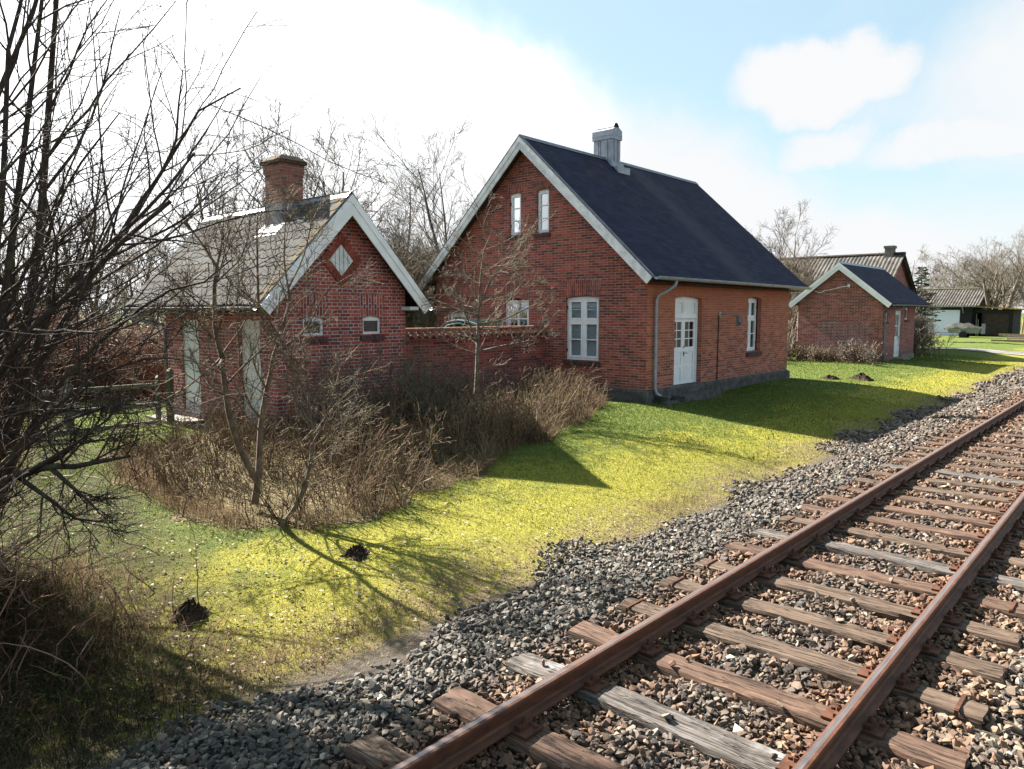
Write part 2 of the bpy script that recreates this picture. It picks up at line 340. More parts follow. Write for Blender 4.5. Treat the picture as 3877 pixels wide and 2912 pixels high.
def ground_mat():
    m, t, o = mat('lawn_and_soil')
    pos = t.n('ShaderNodeNewGeometry').outputs['Position']
    s = t.n('ShaderNodeSeparateXYZ', i_0=pos); x, y = s.outputs[0], s.outputs[1]
    n1 = t.noise(pos, 0.9, 6, 0.65); n2 = t.noise(pos, 7.0, 6, 0.7); n3 = t.noise(pos, 38.0, 4, 0.7); n4 = t.noise(pos, 0.22, 4, 0.6)
    green = t.mix(t.mapr(n2, 0.35, 0.65), (0.064, 0.088, 0.020), (0.110, 0.138, 0.034))
    moss = t.mix(t.mapr(n3, 0.3, 0.7), (0.165, 0.155, 0.024), (0.27, 0.252, 0.048))
    yk = t.math('ADD', t.mapr(y, 9.6, 5.6, -0.28, 0.16), t.math('ADD', t.math('MULTIPLY', n1, 0.75), t.math('MULTIPLY', n2, 0.45)))
    c = t.mix(t.mapr(yk, 0.51, 0.75), green, moss)
    lit = t.mapr(t.math('ADD', y, t.math('MULTIPLY', n1, 1.6)), 6.6, 5.3, 0.0, 0.95)      # dry litter beside the ballast
    c = t.mix(t.math('MULTIPLY', lit, t.mapr(n2, 0.36, 0.56)), c, t.mix(n3, (0.07, 0.05, 0.03), (0.22, 0.165, 0.11)))
    lx = t.mapr(t.math('ADD', x, t.math('ADD', t.math('MULTIPLY', n1, 1.4), t.math('MULTIPLY', y, -0.20))), 3.0, 2.0, 0.0, 0.95)  # litter and soil at the near left, shade painted into their colour
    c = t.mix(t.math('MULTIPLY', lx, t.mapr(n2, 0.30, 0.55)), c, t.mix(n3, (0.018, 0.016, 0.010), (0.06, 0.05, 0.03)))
    c = t.mix(t.mapr(n3, 0.62, 0.80, 0.0, 0.6), c, (0.06, 0.075, 0.018))
    far = t.math('MULTIPLY', t.mapr(y, 40, 70), 1.0)
    c = t.mix(far, c, t.mix(n4, (0.05, 0.07, 0.025), (0.09, 0.095, 0.045)))
    bal = t.mapr(t.math('ADD', y, t.math('MULTIPLY', t.math('SUBTRACT', n2, 0.5), 0.8)), 4.65, 4.4)
    c = t.mix(bal, c, t.mix(n3, (0.035, 0.033, 0.03), (0.11, 0.09, 0.075)))
    principled(t, o, c, 0.95, t.math('ADD', n3, n2), 0.9, 0.035, 0.08); return m
M['ground'] = ground_mat()
def bed_mat():
    m, t, o = mat('bed_soil'); pos = t.n('ShaderNodeNewGeometry').outputs['Position']
    n = t.noise(pos, 12, 6, 0.7)
    principled(t, o, t.ramp(n, [(0.3, (0.03, 0.025, 0.016)), (0.5, (0.09, 0.075, 0.035)), (0.7, (0.20, 0.15, 0.09))]), 0.95, n, 0.8, 0.04, 0.1); return m
M['bed'] = bed_mat()

# ------------------------------------------------------------------ object helpers
def tag(o, label=None, cat=None, group=None, kind=None):
    for k, v in (('label', label), ('category', cat), ('group', group), ('kind', kind)):
        if v: o[k] = v
    return o
def thing(name, loc, label, cat, group=None):
    o = bpy.data.objects.new(name, None); COL.objects.link(o); o.location = tuple(float(v) for v in loc); o.empty_display_size = 0.3
    return tag(o, label, cat, group)
def wloc(o):
    v = Vector((0, 0, 0))
    while o is not None: v += o.location; o = o.parent
    return v
class MB:
    def __init__(s): s.v = []; s.f = []; s.mi = []; s.uv = {}; s.cur = 0; s.rot = False
    def add(s, pts, faces, rot=None):
        b = len(s.v); s.v += [tuple(float(c) for c in p) for p in pts]
        for f in faces:
            s.f.append(tuple(b + i for i in f)); s.mi.append(s.cur)
            if (s.rot if rot is None else rot): s.uv[len(s.f) - 1] = 1
        return s
    def box(s, x0, x1, y0, y1, z0, z1):
        return s.add([(x0, y0, z0), (x1, y0, z0), (x1, y1, z0), (x0, y1, z0), (x0, y0, z1), (x1, y0, z1), (x1, y1, z1), (x0, y1, z1)],
                     [(0, 3, 2, 1), (4, 5, 6, 7), (0, 1, 5, 4), (1, 2, 6, 5), (2, 3, 7, 6), (3, 0, 4, 7)])
    def hexa(s, a, b):                      # two quads (4 points each) joined
        return s.add(list(a) + list(b), [(3, 2, 1, 0), (4, 5, 6, 7), (0, 1, 5, 4), (1, 2, 6, 5), (2, 3, 7, 6), (3, 0, 4, 7)])
    def prism(s, poly, vec):                # polygon extruded along vec
        n = len(poly); a = [np.array(p, float) for p in poly]; b = [p + np.array(vec, float) for p in a]
        return s.add(a + b, [tuple(range(n - 1, -1, -1)), tuple(range(n, 2 * n))] + [(i, (i + 1) % n, n + (i + 1) % n, n + i) for i in range(n)])
    def tube(s, pts, r, k=8, cap=True):
        pts = [np.array(p, float) for p in pts]; n = len(pts); rr = r if hasattr(r, '__len__') else [r] * n
        ring = []
        ref = None
        for i in range(n):
            d = pts[min(i + 1, n - 1)] - pts[max(i - 1, 0)]; d /= (np.linalg.norm(d) + 1e-9)
            if ref is None: ref = np.array([0, 0, 1.0]) if abs(d[2]) < 0.9 else np.array([1.0, 0, 0])
            u = np.cross(d, ref); u /= np.linalg.norm(u); v = np.cross(d, u)
            ring += [pts[i] + rr[i] * (math.cos(2 * math.pi * j / k) * u + math.sin(2 * math.pi * j / k) * v) for j in range(k)]
        fs = [(i * k + j, i * k + (j + 1) % k, (i + 1) * k + (j + 1) % k, (i + 1) * k + j) for i in range(n - 1) for j in range(k)]
        if cap: fs += [tuple(range(k - 1, -1, -1)), tuple(range((n - 1) * k, n * k))]
        return s.add(ring, fs)
    def build(s, name, m, parent=None, smooth=False, loc=None, bevel=0.0):
        me = bpy.data.meshes.new(name); off = wloc(parent) if parent else Vector(loc or (0, 0, 0))
        V = np.array(s.v) - np.array(off)
        me.from_pydata([tuple(p) for p in V], [], s.f)
        for mm in (m if isinstance(m, (list, tuple)) else [m]): me.materials.append(mm)
        me.polygons.foreach_set('material_index', s.mi)
        ul = me.uv_layers.new(name='UVMap')
        W3 = np.array(s.v)
        for p in me.polygons:
            nx, ny, nz = (abs(c) for c in p.normal)
            for li in p.loop_indices:
                q = W3[me.loops[li].vertex_index]
                if nz > 0.93: u, v = q[0], q[1]
                elif nx >= ny: u, v = q[1], q[2] / max(0.3, math.sqrt(1 - nz * nz))
                else: u, v = q[0], q[2] / max(0.3, math.sqrt(1 - nz * nz))
                if p.index in s.uv: u, v = v, u
                ul.data[li].uv = (u, v)
        if smooth: me.polygons.foreach_set('use_smooth', [True] * len(me.polygons))
        me.update()
        o = bpy.data.objects.new(name, me); COL.objects.link(o)
        if parent: o.parent = parent
        else: o.location = off
        if bevel:
            b = o.modifiers.new('bevel', 'BEVEL'); b.width = bevel; b.segments = 2; b.limit_method = 'ANGLE'
        return o
def np_mesh(name, V, F, m, parent=None, attrs=None, smooth=False, loc=(0, 0, 0)):
    V = np.asarray(V, np.float32); F = np.asarray(F, np.int32); k = F.shape[1]
    off = np.array(wloc(parent)) if parent else np.array(loc)
    me = bpy.data.meshes.new(name)
    me.vertices.add(len(V)); me.vertices.foreach_set('co', (V - off.astype(np.float32)).ravel())
    me.loops.add(F.size); me.loops.foreach_set('vertex_index', F.ravel())
    me.polygons.add(len(F)); me.polygons.foreach_set('loop_start', np.arange(len(F), dtype=np.int32) * k)
    me.polygons.foreach_set('use_smooth', np.full(len(F), smooth))
    me.materials.append(m)
    for an, av in (attrs or {}).items():
        a = me.attributes.new(an, 'FLOAT', 'POINT'); a.data.foreach_set('value', np.asarray(av, np.float32))
    me.update(calc_edges=True); me.validate()
    o = bpy.data.objects.new(name, me); COL.objects.link(o)
    if parent: o.parent = parent
    else: o.location = tuple(off)
    return o

# ------------------------------------------------------------------ ground
def sstep(t): t = np.clip(t, 0, 1); return t * t * (3 - 2 * t)
def gz(x, y):
    x = np.asarray(x, float); y = np.asarray(y, float)
    z = np.interp(y, [-60, -2.0, -1.0, 0.5, 3.5, 4.45, 5.6, 8.0, 9.5, 14, 40, 900], [-0.3, -0.36, -0.20, -0.205, -0.195, -0.34, -0.20, -0.02, 0.06, 0.06, 0.1, 1.5])
    und = 0.045 * np.sin(x * 0.45 + 0.6) * np.sin(y * 0.5 + 1.0) + 0.03 * np.sin(x * 0.9 + y * 0.7)
    k = sstep((y - 4.5) / 1.5) * (1 - sstep((y - 9.0) / 1.5) * 0.7)
    dip = -0.10 * sstep((5.0 - x) / 3.5) * sstep((y - 4.4) / 1.2) * (1 - sstep((y - 11) / 3))
    return z + und * k + dip
rng = np.random.RandomState(7)
gx = np.unique(np.concatenate([np.linspace(-900, -30, 12), np.linspace(-30, 0, 21), np.linspace(0, 14, 85), np.linspace(14, 60, 70), np.linspace(60, 120, 16), np.linspace(120, 1400, 14)]))
gy = np.unique(np.concatenate([np.linspace(-600, -10, 10), np.linspace(-10, 3, 14), np.linspace(3, 13, 81), np.linspace(13, 40, 40), np.linspace(40, 1300, 20)]))
GX, GY = np.meshgrid(gx, gy, indexing='ij'); GZ = gz(GX, GY)
nx_, ny_ = len(gx), len(gy); idx = np.arange(nx_ * ny_).reshape(nx_, ny_)
gF = np.stack([idx[:-1, :-1], idx[1:, :-1], idx[1:, 1:], idx[:-1, 1:]], -1).reshape(-1, 4)
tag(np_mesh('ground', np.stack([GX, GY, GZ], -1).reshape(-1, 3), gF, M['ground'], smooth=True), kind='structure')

def in_poly(px, py, poly):
    px = np.asarray(px); py = np.asarray(py); c = np.zeros(px.shape, bool); n = len(poly)
    for i in range(n):
        x0, y0 = poly[i]; x1, y1 = poly[(i + 1) % n]
        cond = ((y0 > py) != (y1 > py)) & (px < (x1 - x0) * (py - y0) / (y1 - y0 + 1e-12) + x0)
        c ^= cond
    return c
BED = [(3.9, 7.5), (4.5, 6.95), (5.7, 7.0), (7.2, 7.35), (8.7, 7.85), (9.9, 8.1), (11.2, 8.7), (13.2, 9.45), (14.5, 10.1), (15.3, 10.6), (15.4, 12.4), (10.3, 12.3), (9.9, 11.6), (7.1, 11.6), (6.7, 13.0), (5.6, 13.0), (4.3, 12.0), (3.85, 10.4), (3.75, 8.8)]
def in_bed(x, y):
    return in_poly(x + .14 * np.sin(y * 3.1 + 1) + .07 * np.sin(y * 9 + x * 4), y + .14 * np.sin(x * 2.7) + .08 * np.sin(x * 7.3 + y * 3), BED)
def bed_sheet():
    xs = np.arange(3.3, 15.6, 0.07); ys = np.arange(6.5, 13.2, 0.07)
    X, Y = np.meshgrid(xs, ys, indexing='ij'); ok = in_bed(X + 0.035, Y + 0.035)
    Z = gz(X, Y) + 0.006
    i = np.arange(X.size).reshape(X.shape)
    F = np.stack([i[:-1, :-1], i[1:, :-1], i[1:, 1:], i[:-1, 1:]], -1)[ok[:-1, :-1]]
    tag(np_mesh('flower_bed', np.stack([X, Y, Z], -1).reshape(-1, 3), F.reshape(-1, 4), M['bed'], smooth=True), kind='structure')
bed_sheet()
def frustum(x, y, z, mx=0.22, my=0.25, near=0.4):
    p = np.stack([x, y, np.asarray(z) - H], -1); d = p @ fw
    u = (p @ rt) / np.maximum(d, 1e-3) * 2800 / 3877; v = (p @ up) / np.maximum(d, 1e-3) * 2800 / 2912
    return (d > near) & (np.abs(u) < 0.5 + mx) & (np.abs(v) < 0.5 + my)

# ------------------------------------------------------------------ ballast
def hull_lib(n=22, seed=3):
    r = np.random.RandomState(seed); lib = []
    for i in range(n):
        bm = bmesh.new(); p = r.normal(size=(11, 3)); p /= np.linalg.norm(p, axis=1)[:, None]; p *= r.uniform(0.82, 1.0, (11, 1))
        p *= np.array([1.0, r.uniform(0.6, 0.95), r.uniform(0.45, 0.75)])
        for q in p: bm.verts.new(q)
        res = bmesh.ops.convex_hull(bm, input=bm.verts)
        bmesh.ops.delete(bm, geom=[e for e in res['geom_interior'] if isinstance(e, bmesh.types.BMVert)], context='VERTS')
        bmesh.ops.triangulate(bm, faces=bm.faces)
        bm.verts.index_update()
        lib.append((np.array([v.co for v in bm.verts]), np.array([[v.index for v in f.verts] for f in bm.faces]))); bm.free()
    return lib
LIB = hull_lib()
def rand_rot(n, r):
    q = r.normal(size=(n, 4)); q /= np.linalg.norm(q, axis=1)[:, None]; w_, x, y, z = q.T
    return np.stack([1 - 2 * (y * y + z * z), 2 * (x * y - z * w_), 2 * (x * z + y * w_), 2 * (x * y + z * w_), 1 - 2 * (x * x + z * z), 2 * (y * z - x * w_),
                     2 * (x * z - y * w_), 2 * (y * z + x * w_), 1 - 2 * (x * x + y * y)], -1).reshape(n, 3, 3)
def stones(px, py, pz, size, rnd, rust, r, name, m):
    R = rand_rot(len(px), r); which = r.randint(0, len(LIB), len(px)); Vs, Fs, A, B = [], [], [], []; base = 0
    for i, (lv, lf) in enumerate(LIB):
        s = np.where(which == i)[0]
        if not len(s): continue
        v = np.einsum('nij,kj->nki', R[s], lv) * size[s][:, None, None]; v[..., 2] *= 0.85
        v += np.stack([px[s], py[s], pz[s]], -1)[:, None, :]
        k = len(lv); Vs.append(v.reshape(-1, 3)); Fs.append((lf[None] + (np.arange(len(s)) * k)[:, None, None] + base).reshape(-1, 3)); base += len(s) * k
        A.append(np.repeat(rnd[s], k)); B.append(np.repeat(rust[s], k))
    return np_mesh(name, np.concatenate(Vs), np.concatenate(Fs), m, attrs={'rnd': np.concatenate(A), 'rust': np.concatenate(B)})
RL, RR, RAILTOP, SLT = 2.753, 1.249, 0.023, -0.130
SLX = [2.42 + 0.682 * n for n in range(-3, 84)]
def ballast():
    r = np.random.RandomState(11); PX, PY, SZ = [], [], []
    for x0, x1, sp in ((0.2, 4.5, 0.041), (4.5, 9, 0.045), (9, 16, 0.056), (16, 28, 0.075), (28, 62, 0.115)):
        xs = np.arange(x0, x1, sp); ys = np.arange(-2.2, 5.1, sp); X, Y = np.meshgrid(xs, ys, indexing='ij'); X = X.ravel(); Y = Y.ravel()
        for rep in (0, 1):
            x = X + r.uniform(-.6, .6, X.shape) * sp + rep * sp * 0.5; y = Y + r.uniform(-.6, .6, X.shape) * sp
            keep = frustum(x, y, np.full(x.shape, -0.15), 0.14, 0.12)
            if rep: keep &= r.rand(len(x)) < 0.6
            PX.append(x[keep]); PY.append(y[keep]); SZ.append(np.clip(r.lognormal(math.log(sp * 0.74), 0.30, keep.sum()), sp * .3, sp * 1.15))
    x = np.concatenate(PX); y = np.concatenate(PY); s = np.concatenate(SZ)
    edge = 4.55 - .32 * np.clip((7.5 - x) / 4, 0, 1) + 0.22 * np.sin(x * 1.3) + 0.16 * np.sin(x * 3.1 + 1) + 0.12 * np.sin(x * 0.41) + np.where(x > 14, 0.25, 0)
    pr = np.clip((edge - y) / 0.30 + 0.5, 0, 1)
    keep = (r.rand(len(x)) < pr)
    sl = np.array(SLX); d = np.abs(x[:, None] - sl[None, :]).min(1) if len(x) < 400000 else None
    on = (d < 0.12 + 0.45 * s) & (y > 0.72) & (y < 3.30)
    keep &= ~(on & (r.rand(len(x)) > 0.004))
    z = gz(x, y) + s * r.uniform(-0.2, 0.6, len(x))
    inner = (y > 0.7) & (y < 3.35)
    z += np.where(inner, 0.024, np.where((y > 3.3) & (y < 4.2), 0.035, 0.012)) + 0.02 * np.sin(x * 9 + 1) * np.sin(y * 7)
    z = np.where(on, SLT + s * 0.5, z)
    lowr = np.minimum(np.abs(y - RL), np.abs(y - RR))
    z = np.where(lowr < 0.2, np.minimum(z, -0.165 + s * 0.3), z); z = np.where(lowr < 0.10, np.minimum(z, -0.135 - s), z)
    rust = np.clip(1.0 - lowr / 0.55, 0, 1) * 0.95 + np.where(inner, 0.42, 0.08) + np.where(y < 0.8, 0.38, 0) + r.normal(0, 0.2, len(x)) + np.clip((x - 6) / 40, 0, .25)
    rnd = np.clip(r.beta(2.2, 2.6, len(x)) + np.where(y > 3.5, 0.02, 0.0) + np.where(y < 0.9, 0.18, 0), 0, 1)
    rnd = np.where(r.rand(len(x)) < 0.015, 1.0, rnd)
    k = keep
    tag(stones(x[k], y[k], z[k], s[k], rnd[k], np.clip(rust[k], 0, 1), r, 'ballast_gravel', M['stone']), 'grey crushed stone ballast around the track, rusty brown beside the rails', 'gravel', kind='stuff')
ballast()

# ------------------------------------------------------------------ track
def rail(yc, label):
    h = 0.138; zt = RAILTOP; zb = zt - h
    prof = [(-.0625, 0), (.0625, 0), (.0625, .010), (.020, .024), (.009, .036), (.008, .092), (.018, .100), (.0335, .105), (.0335, .126), (.029, .135), (.018, .138), (-.012, .138), (-.029, .135), (-.0335, .126), (-.0335, .105), (-.018, .100), (-.008, .092), (-.009, .036), (-.020, .024), (-.0625, .010)]
    xs = [-6] + list(np.linspace(0, 62, 32)) + [75, 100, 150, 260]
    o = MB(); n = len(prof)
    for x in xs:
        o.v += [(x, yc + a, zb + b) for a, b in prof]
    for i in range(len(xs) - 1):
        for j in range(n):
            o.f.append((i * n + j, i * n + (j + 1) % n, (i + 1) * n + (j + 1) % n, (i + 1) * n + j)); o.mi.append(1 if j == 10 else 0)
    o.f.append(tuple(range(n - 1, -1, -1))); o.mi.append(0)
    ob = o.build('rail', [M['rail'], M['rail_top']], loc=(0, yc, zb)); tag(ob, label, 'rail', 'rails of the railway track')
rail(RL, 'rusty steel rail nearer the lawn and the brick houses')
rail(RR, 'rusty steel rail farther from the lawn, bordered by gravel on its outer side')

def sleeper_mesh(seed, mt, warp=0.006):
    r = np.random.RandomState(seed); L, Wd, Th = 2.62, 0.235 + r.uniform(-.015, .02), 0.15
    ys = np.linspace(-L / 2, L / 2, 27); prof = [(-.5, -1), (-.5, -.22), (-.47, -.05), (-.40, 0), (-.14, .012), (.14, .012), (.40, 0), (.47, -.06), (.5, -.22), (.5, -1)]
    V, F = [], []; n = len(prof); ph = r.uniform(0, 6, 4)
    for i, y in enumerate(ys):
        wv = 0.5 * (math.sin(y * 2.1 + ph[0]) + math.sin(y * 4.7 + ph[1])) * 0.008
        for a, b in prof:
            e = 1.0 if 0 < i < len(ys) - 1 else 0.97
            V.append((a * Wd * e + wv + r.normal(0, 0.003), y + (r.normal(0, 0.012) if i in (0, len(ys) - 1) else 0), b * Th + r.normal(0, 0.0035) + 0.006 * math.sin(y * 3 + ph[2])))
    for i in range(len(ys) - 1):
        for j in range(n - 1): F.append((i * n + j, (i + 1) * n + j, (i + 1) * n + j + 1, i * n + j + 1))
    F += [tuple(range(n)), tuple(range((len(ys) - 1) * n + n - 1, (len(ys) - 1) * n - 1, -1))]
    me = bpy.data.meshes.new('timber'); me.from_pydata(V, [], F); me.materials.append(mt); me.update(); return me
SM = [sleeper_mesh(1, M['sleeper']), sleeper_mesh(2, M['sleeper']), sleeper_mesh(3, M['sleeper_red']), sleeper_mesh(4, M['sleeper_red']), sleeper_mesh(5, M['sleeper']), sleeper_mesh(6, M['sleeper_pale']), sleeper_mesh(8, M['sleeper_red'])]
def plate_mb():
    o = MB()
    o.box(-.08, .08, -.17, .17, -.001, .014)
    for s in (-1, 1):
        o.box(-.055, .055, s * .085 - .022, s * .085 + .022, .0145, .040)
        o.tube([(0, s * .09, .040), (0, s * .09, .066)], .017, 6); o.tube([(0, s * .09, .066), (0, s * .09, .080)], .010, 6)
        o.tube([(.045, s * .14, .0145), (.045, s * .14, .030)], .014, 6)
    return o
_p = plate_mb().build('base_plate', M['rust']); PLATE = _p.data; bpy.data.objects.remove(_p)
_p = MB()
for a, b in (((-.125, -.12), (-.121, .002)), ((.121, -.12), (.125, .002))): _p.box(a[0], b[0], -.012, .012, a[1], b[1])
_p.box(-.121, .121, -.012, .012, .006, .010); _p = _p.build('steel_band', M['rust']); BAND = _p.data; bpy.data.objects.remove(_p)
near_lab = {1: 'brown timber sleeper cut by the bottom edge of the photo, cracked along its top', 2: 'split brown sleeper with a stone on it, just in front of the bleached one',
            3: 'bleached silver grey sleeper with swirling grain, nearest pale one in the track', 4: 'brown sleeper with long split and raised edge, just behind the bleached silver grey one',
            5: 'brown sleeper with steel band, second behind the bleached silver grey one', 6: 'reddish brown banded sleeper, third behind the bleached silver grey one',
            7: 'plain brown sleeper with steel band, fourth behind the nearest bleached silver grey one', 8: 'fibrous light brown sleeper just in front of the second bleached sleeper', 9: 'second bleached pale grey sleeper along the track, dark streaks in it'}
pale = {3: 5, 9: 5, 16: 5}
for i, x in enumerate(SLX):
    r = random.Random(i * 7 + 1); n = i - 2
    t = thing('sleeper', (x, 2.0, SLT), near_lab.get(n, 'weathered timber railway sleeper in the distant run of the track' if n > 9 else 'timber sleeper at the near end of the track'), 'railway sleeper', 'sleepers of the railway track')
    t.rotation_euler = (0, 0, r.uniform(-.012, .012))
    o = bpy.data.objects.new('timber', SM[pale.get(n, [0, 1, 2, 3, 4, 6][(i * 5 + i // 3) % 6])]); COL.objects.link(o); o.parent = t
    if n in pale: o['label'] = 'bleached grey timber'
    if n <= 40:
        for yy in (RL, RR):
            q = bpy.data.objects.new('base_plate', PLATE); COL.objects.link(q); q.parent = t; q.location = (0, yy - 2.0, 0.009)
    if n in (5, 6, 7, 10, 13) and n > 0:
        q = bpy.data.objects.new('steel_band', BAND); COL.objects.link(q); q.parent = t; q.location = (0, 1.2, 0)
    if n in (2, 5, 8):
        q = bpy.data.objects.new('steel_band', BAND); COL.objects.link(q); q.parent = t; q.location = (0, -1.17, 0)

# ------------------------------------------------------------------ building helpers
class Face:
    """A wall face: kind 'x' looks towards -x at x=c (u = y); kind 'y' looks towards -y at y=c (u = x); d runs into the wall."""
    def __init__(s, kind, c): s.k = kind; s.c = c
    def p(s, u, d, z): return (s.c + d, u, z) if s.k == 'x' else (u, s.c + d, z)
    def box(s, mb, u0, u1, d0, d1, z0, z1):
        if s.k == 'x': mb.box(s.c + d0, s.c + d1, u0, u1, z0, z1)
        else: mb.box(u0, u1, s.c + d0, s.c + d1, z0, z1)
    def quad(s, mb, pts, rot=None):        # pts (u, d, z)
        q = [s.p(*a) for a in pts]
        mb.add(q, [tuple(range(len(q)))], rot)
def arch_pts(u0, u1, zs, rise, n=8):
    return [(u0 + (u1 - u0) * i / n, zs + rise * (1 - (2 * i / n - 1) ** 2)) for i in range(n + 1)]
def clip_poly(poly, a, b):                  # keep the side below the line a->b (a left of b)
    out = []; n = len(poly)
    f = lambda p: (b[0] - a[0]) * (p[1] - a[1]) - (b[1] - a[1]) * (p[0] - a[0])
    for i in range(n):
        p, q = poly[i], poly[(i + 1) % n]; fp, fq = f(p), f(q)
        if fp <= 0: out.append(p)
        if fp * fq < 0: t = fp / (fp - fq); out.append((p[0] + t * (q[0] - p[0]), p[1] + t * (q[1] - p[1])))
    return out
def wall(mb, fc, u0, u1, z0, z1, ops=(), gable=None, reveal=0.12):
    """ops: (u0, u1, z0, z1 spring, arch rise); gable: (ridge u, ridge z, eave z) clips the top."""
    us = sorted({u0, u1, *[o[0] for o in ops], *[o[1] for o in ops]}); top = gable[1] if gable else z1
    zs = sorted({z0, top, *[o[2] for o in ops], *[o[3] + o[4] for o in ops]})
    for i in range(len(us) - 1):
        for j in range(len(zs) - 1):
            a, b, c, d = us[i], us[i + 1], zs[j], zs[j + 1]; mu, mz = (a + b) / 2, (c + d) / 2
            if any(o[0] < mu < o[1] and o[2] < mz < o[3] + o[4] for o in ops): continue
            poly = [(a, c), (b, c), (b, d), (a, d)]
            if gable:
                poly = clip_poly(poly, (u0, gable[2]), (gable[0], gable[1])); poly = clip_poly(poly, (gable[0], gable[1]), (u1, gable[2])) if poly else poly
            if len(poly) >= 3: fc.quad(mb, [(p[0], 0, p[1]) for p in poly])
    for a, b, c, d, rise in ops:
        ar = arch_pts(a, b, d, rise)
        for k in range(len(ar) - 1):
            if rise > 0: fc.quad(mb, [(ar[k][0], 0, ar[k][1]), (ar[k + 1][0], 0, ar[k + 1][1]), (ar[k + 1][0], 0, d + rise), (ar[k][0], 0, d + rise)])
            fc.quad(mb, [(ar[k][0], 0, ar[k][1]), (ar[k + 1][0], 0, ar[k + 1][1]), (ar[k + 1][0], reveal, ar[k + 1][1]), (ar[k][0], reveal, ar[k][1])], True)
        fc.quad(mb, [(a, 0, c), (a, reveal, c), (a, reveal, d), (a, 0, d)]); fc.quad(mb, [(b, 0, c), (b, 0, d), (b, reveal, d), (b, reveal, c)])
        fc.quad(mb, [(a, 0, c), (b, 0, c), (b, reveal, c), (a, reveal, c)])
def flat_arch(parent, fc, a, b, zs, rise, hgt, m, splay=0.09):
    o = MB(); ar = arch_pts(a, b, zs, rise, 10); n = len(ar) - 1; d0 = -0.006
    for k in range(n):
        t0, t1 = k / n, (k + 1) / n
        ua, ub = a - splay + (b - a + 2 * splay) * t0, a - splay + (b - a + 2 * splay) * t1
        fc.quad(o, [(ar[k][0], d0, ar[k][1]), (ar[k + 1][0], d0, ar[k + 1][1]), (ub, d0, zs + rise + hgt), (ua, d0, zs + rise + hgt)], True)
        fc.quad(o, [(ar[k][0], d0, ar[k][1]), (ar[k + 1][0], d0, ar[k + 1][1]), (ar[k + 1][0], 0.004, ar[k + 1][1]), (ar[k][0], 0.004, ar[k][1])], True)
    o.build('brick_arch', m, parent)
def sill(parent, fc, a, b, z, m, out=0.05, h=0.11):
    o = MB(); o.rot = True
    q = [fc.p(a - .06, -out, z - h), fc.p(b + .06, -out, z - h), fc.p(b + .06, 0.11, z - h), fc.p(a - .06, 0.11, z - h)]
    r = [fc.p(a - .06, -out, z - 0.035), fc.p(b + .06, -out, z - 0.035), fc.p(b + .06, 0.11, z - 0.001), fc.p(a - .06, 0.11, z - 0.001)]
    if fc.k == 'x': q = [q[1], q[0], q[3], q[2]]; r = [r[1], r[0], r[3], r[2]]
    o.hexa(q, r); o.build('sill', m, parent)
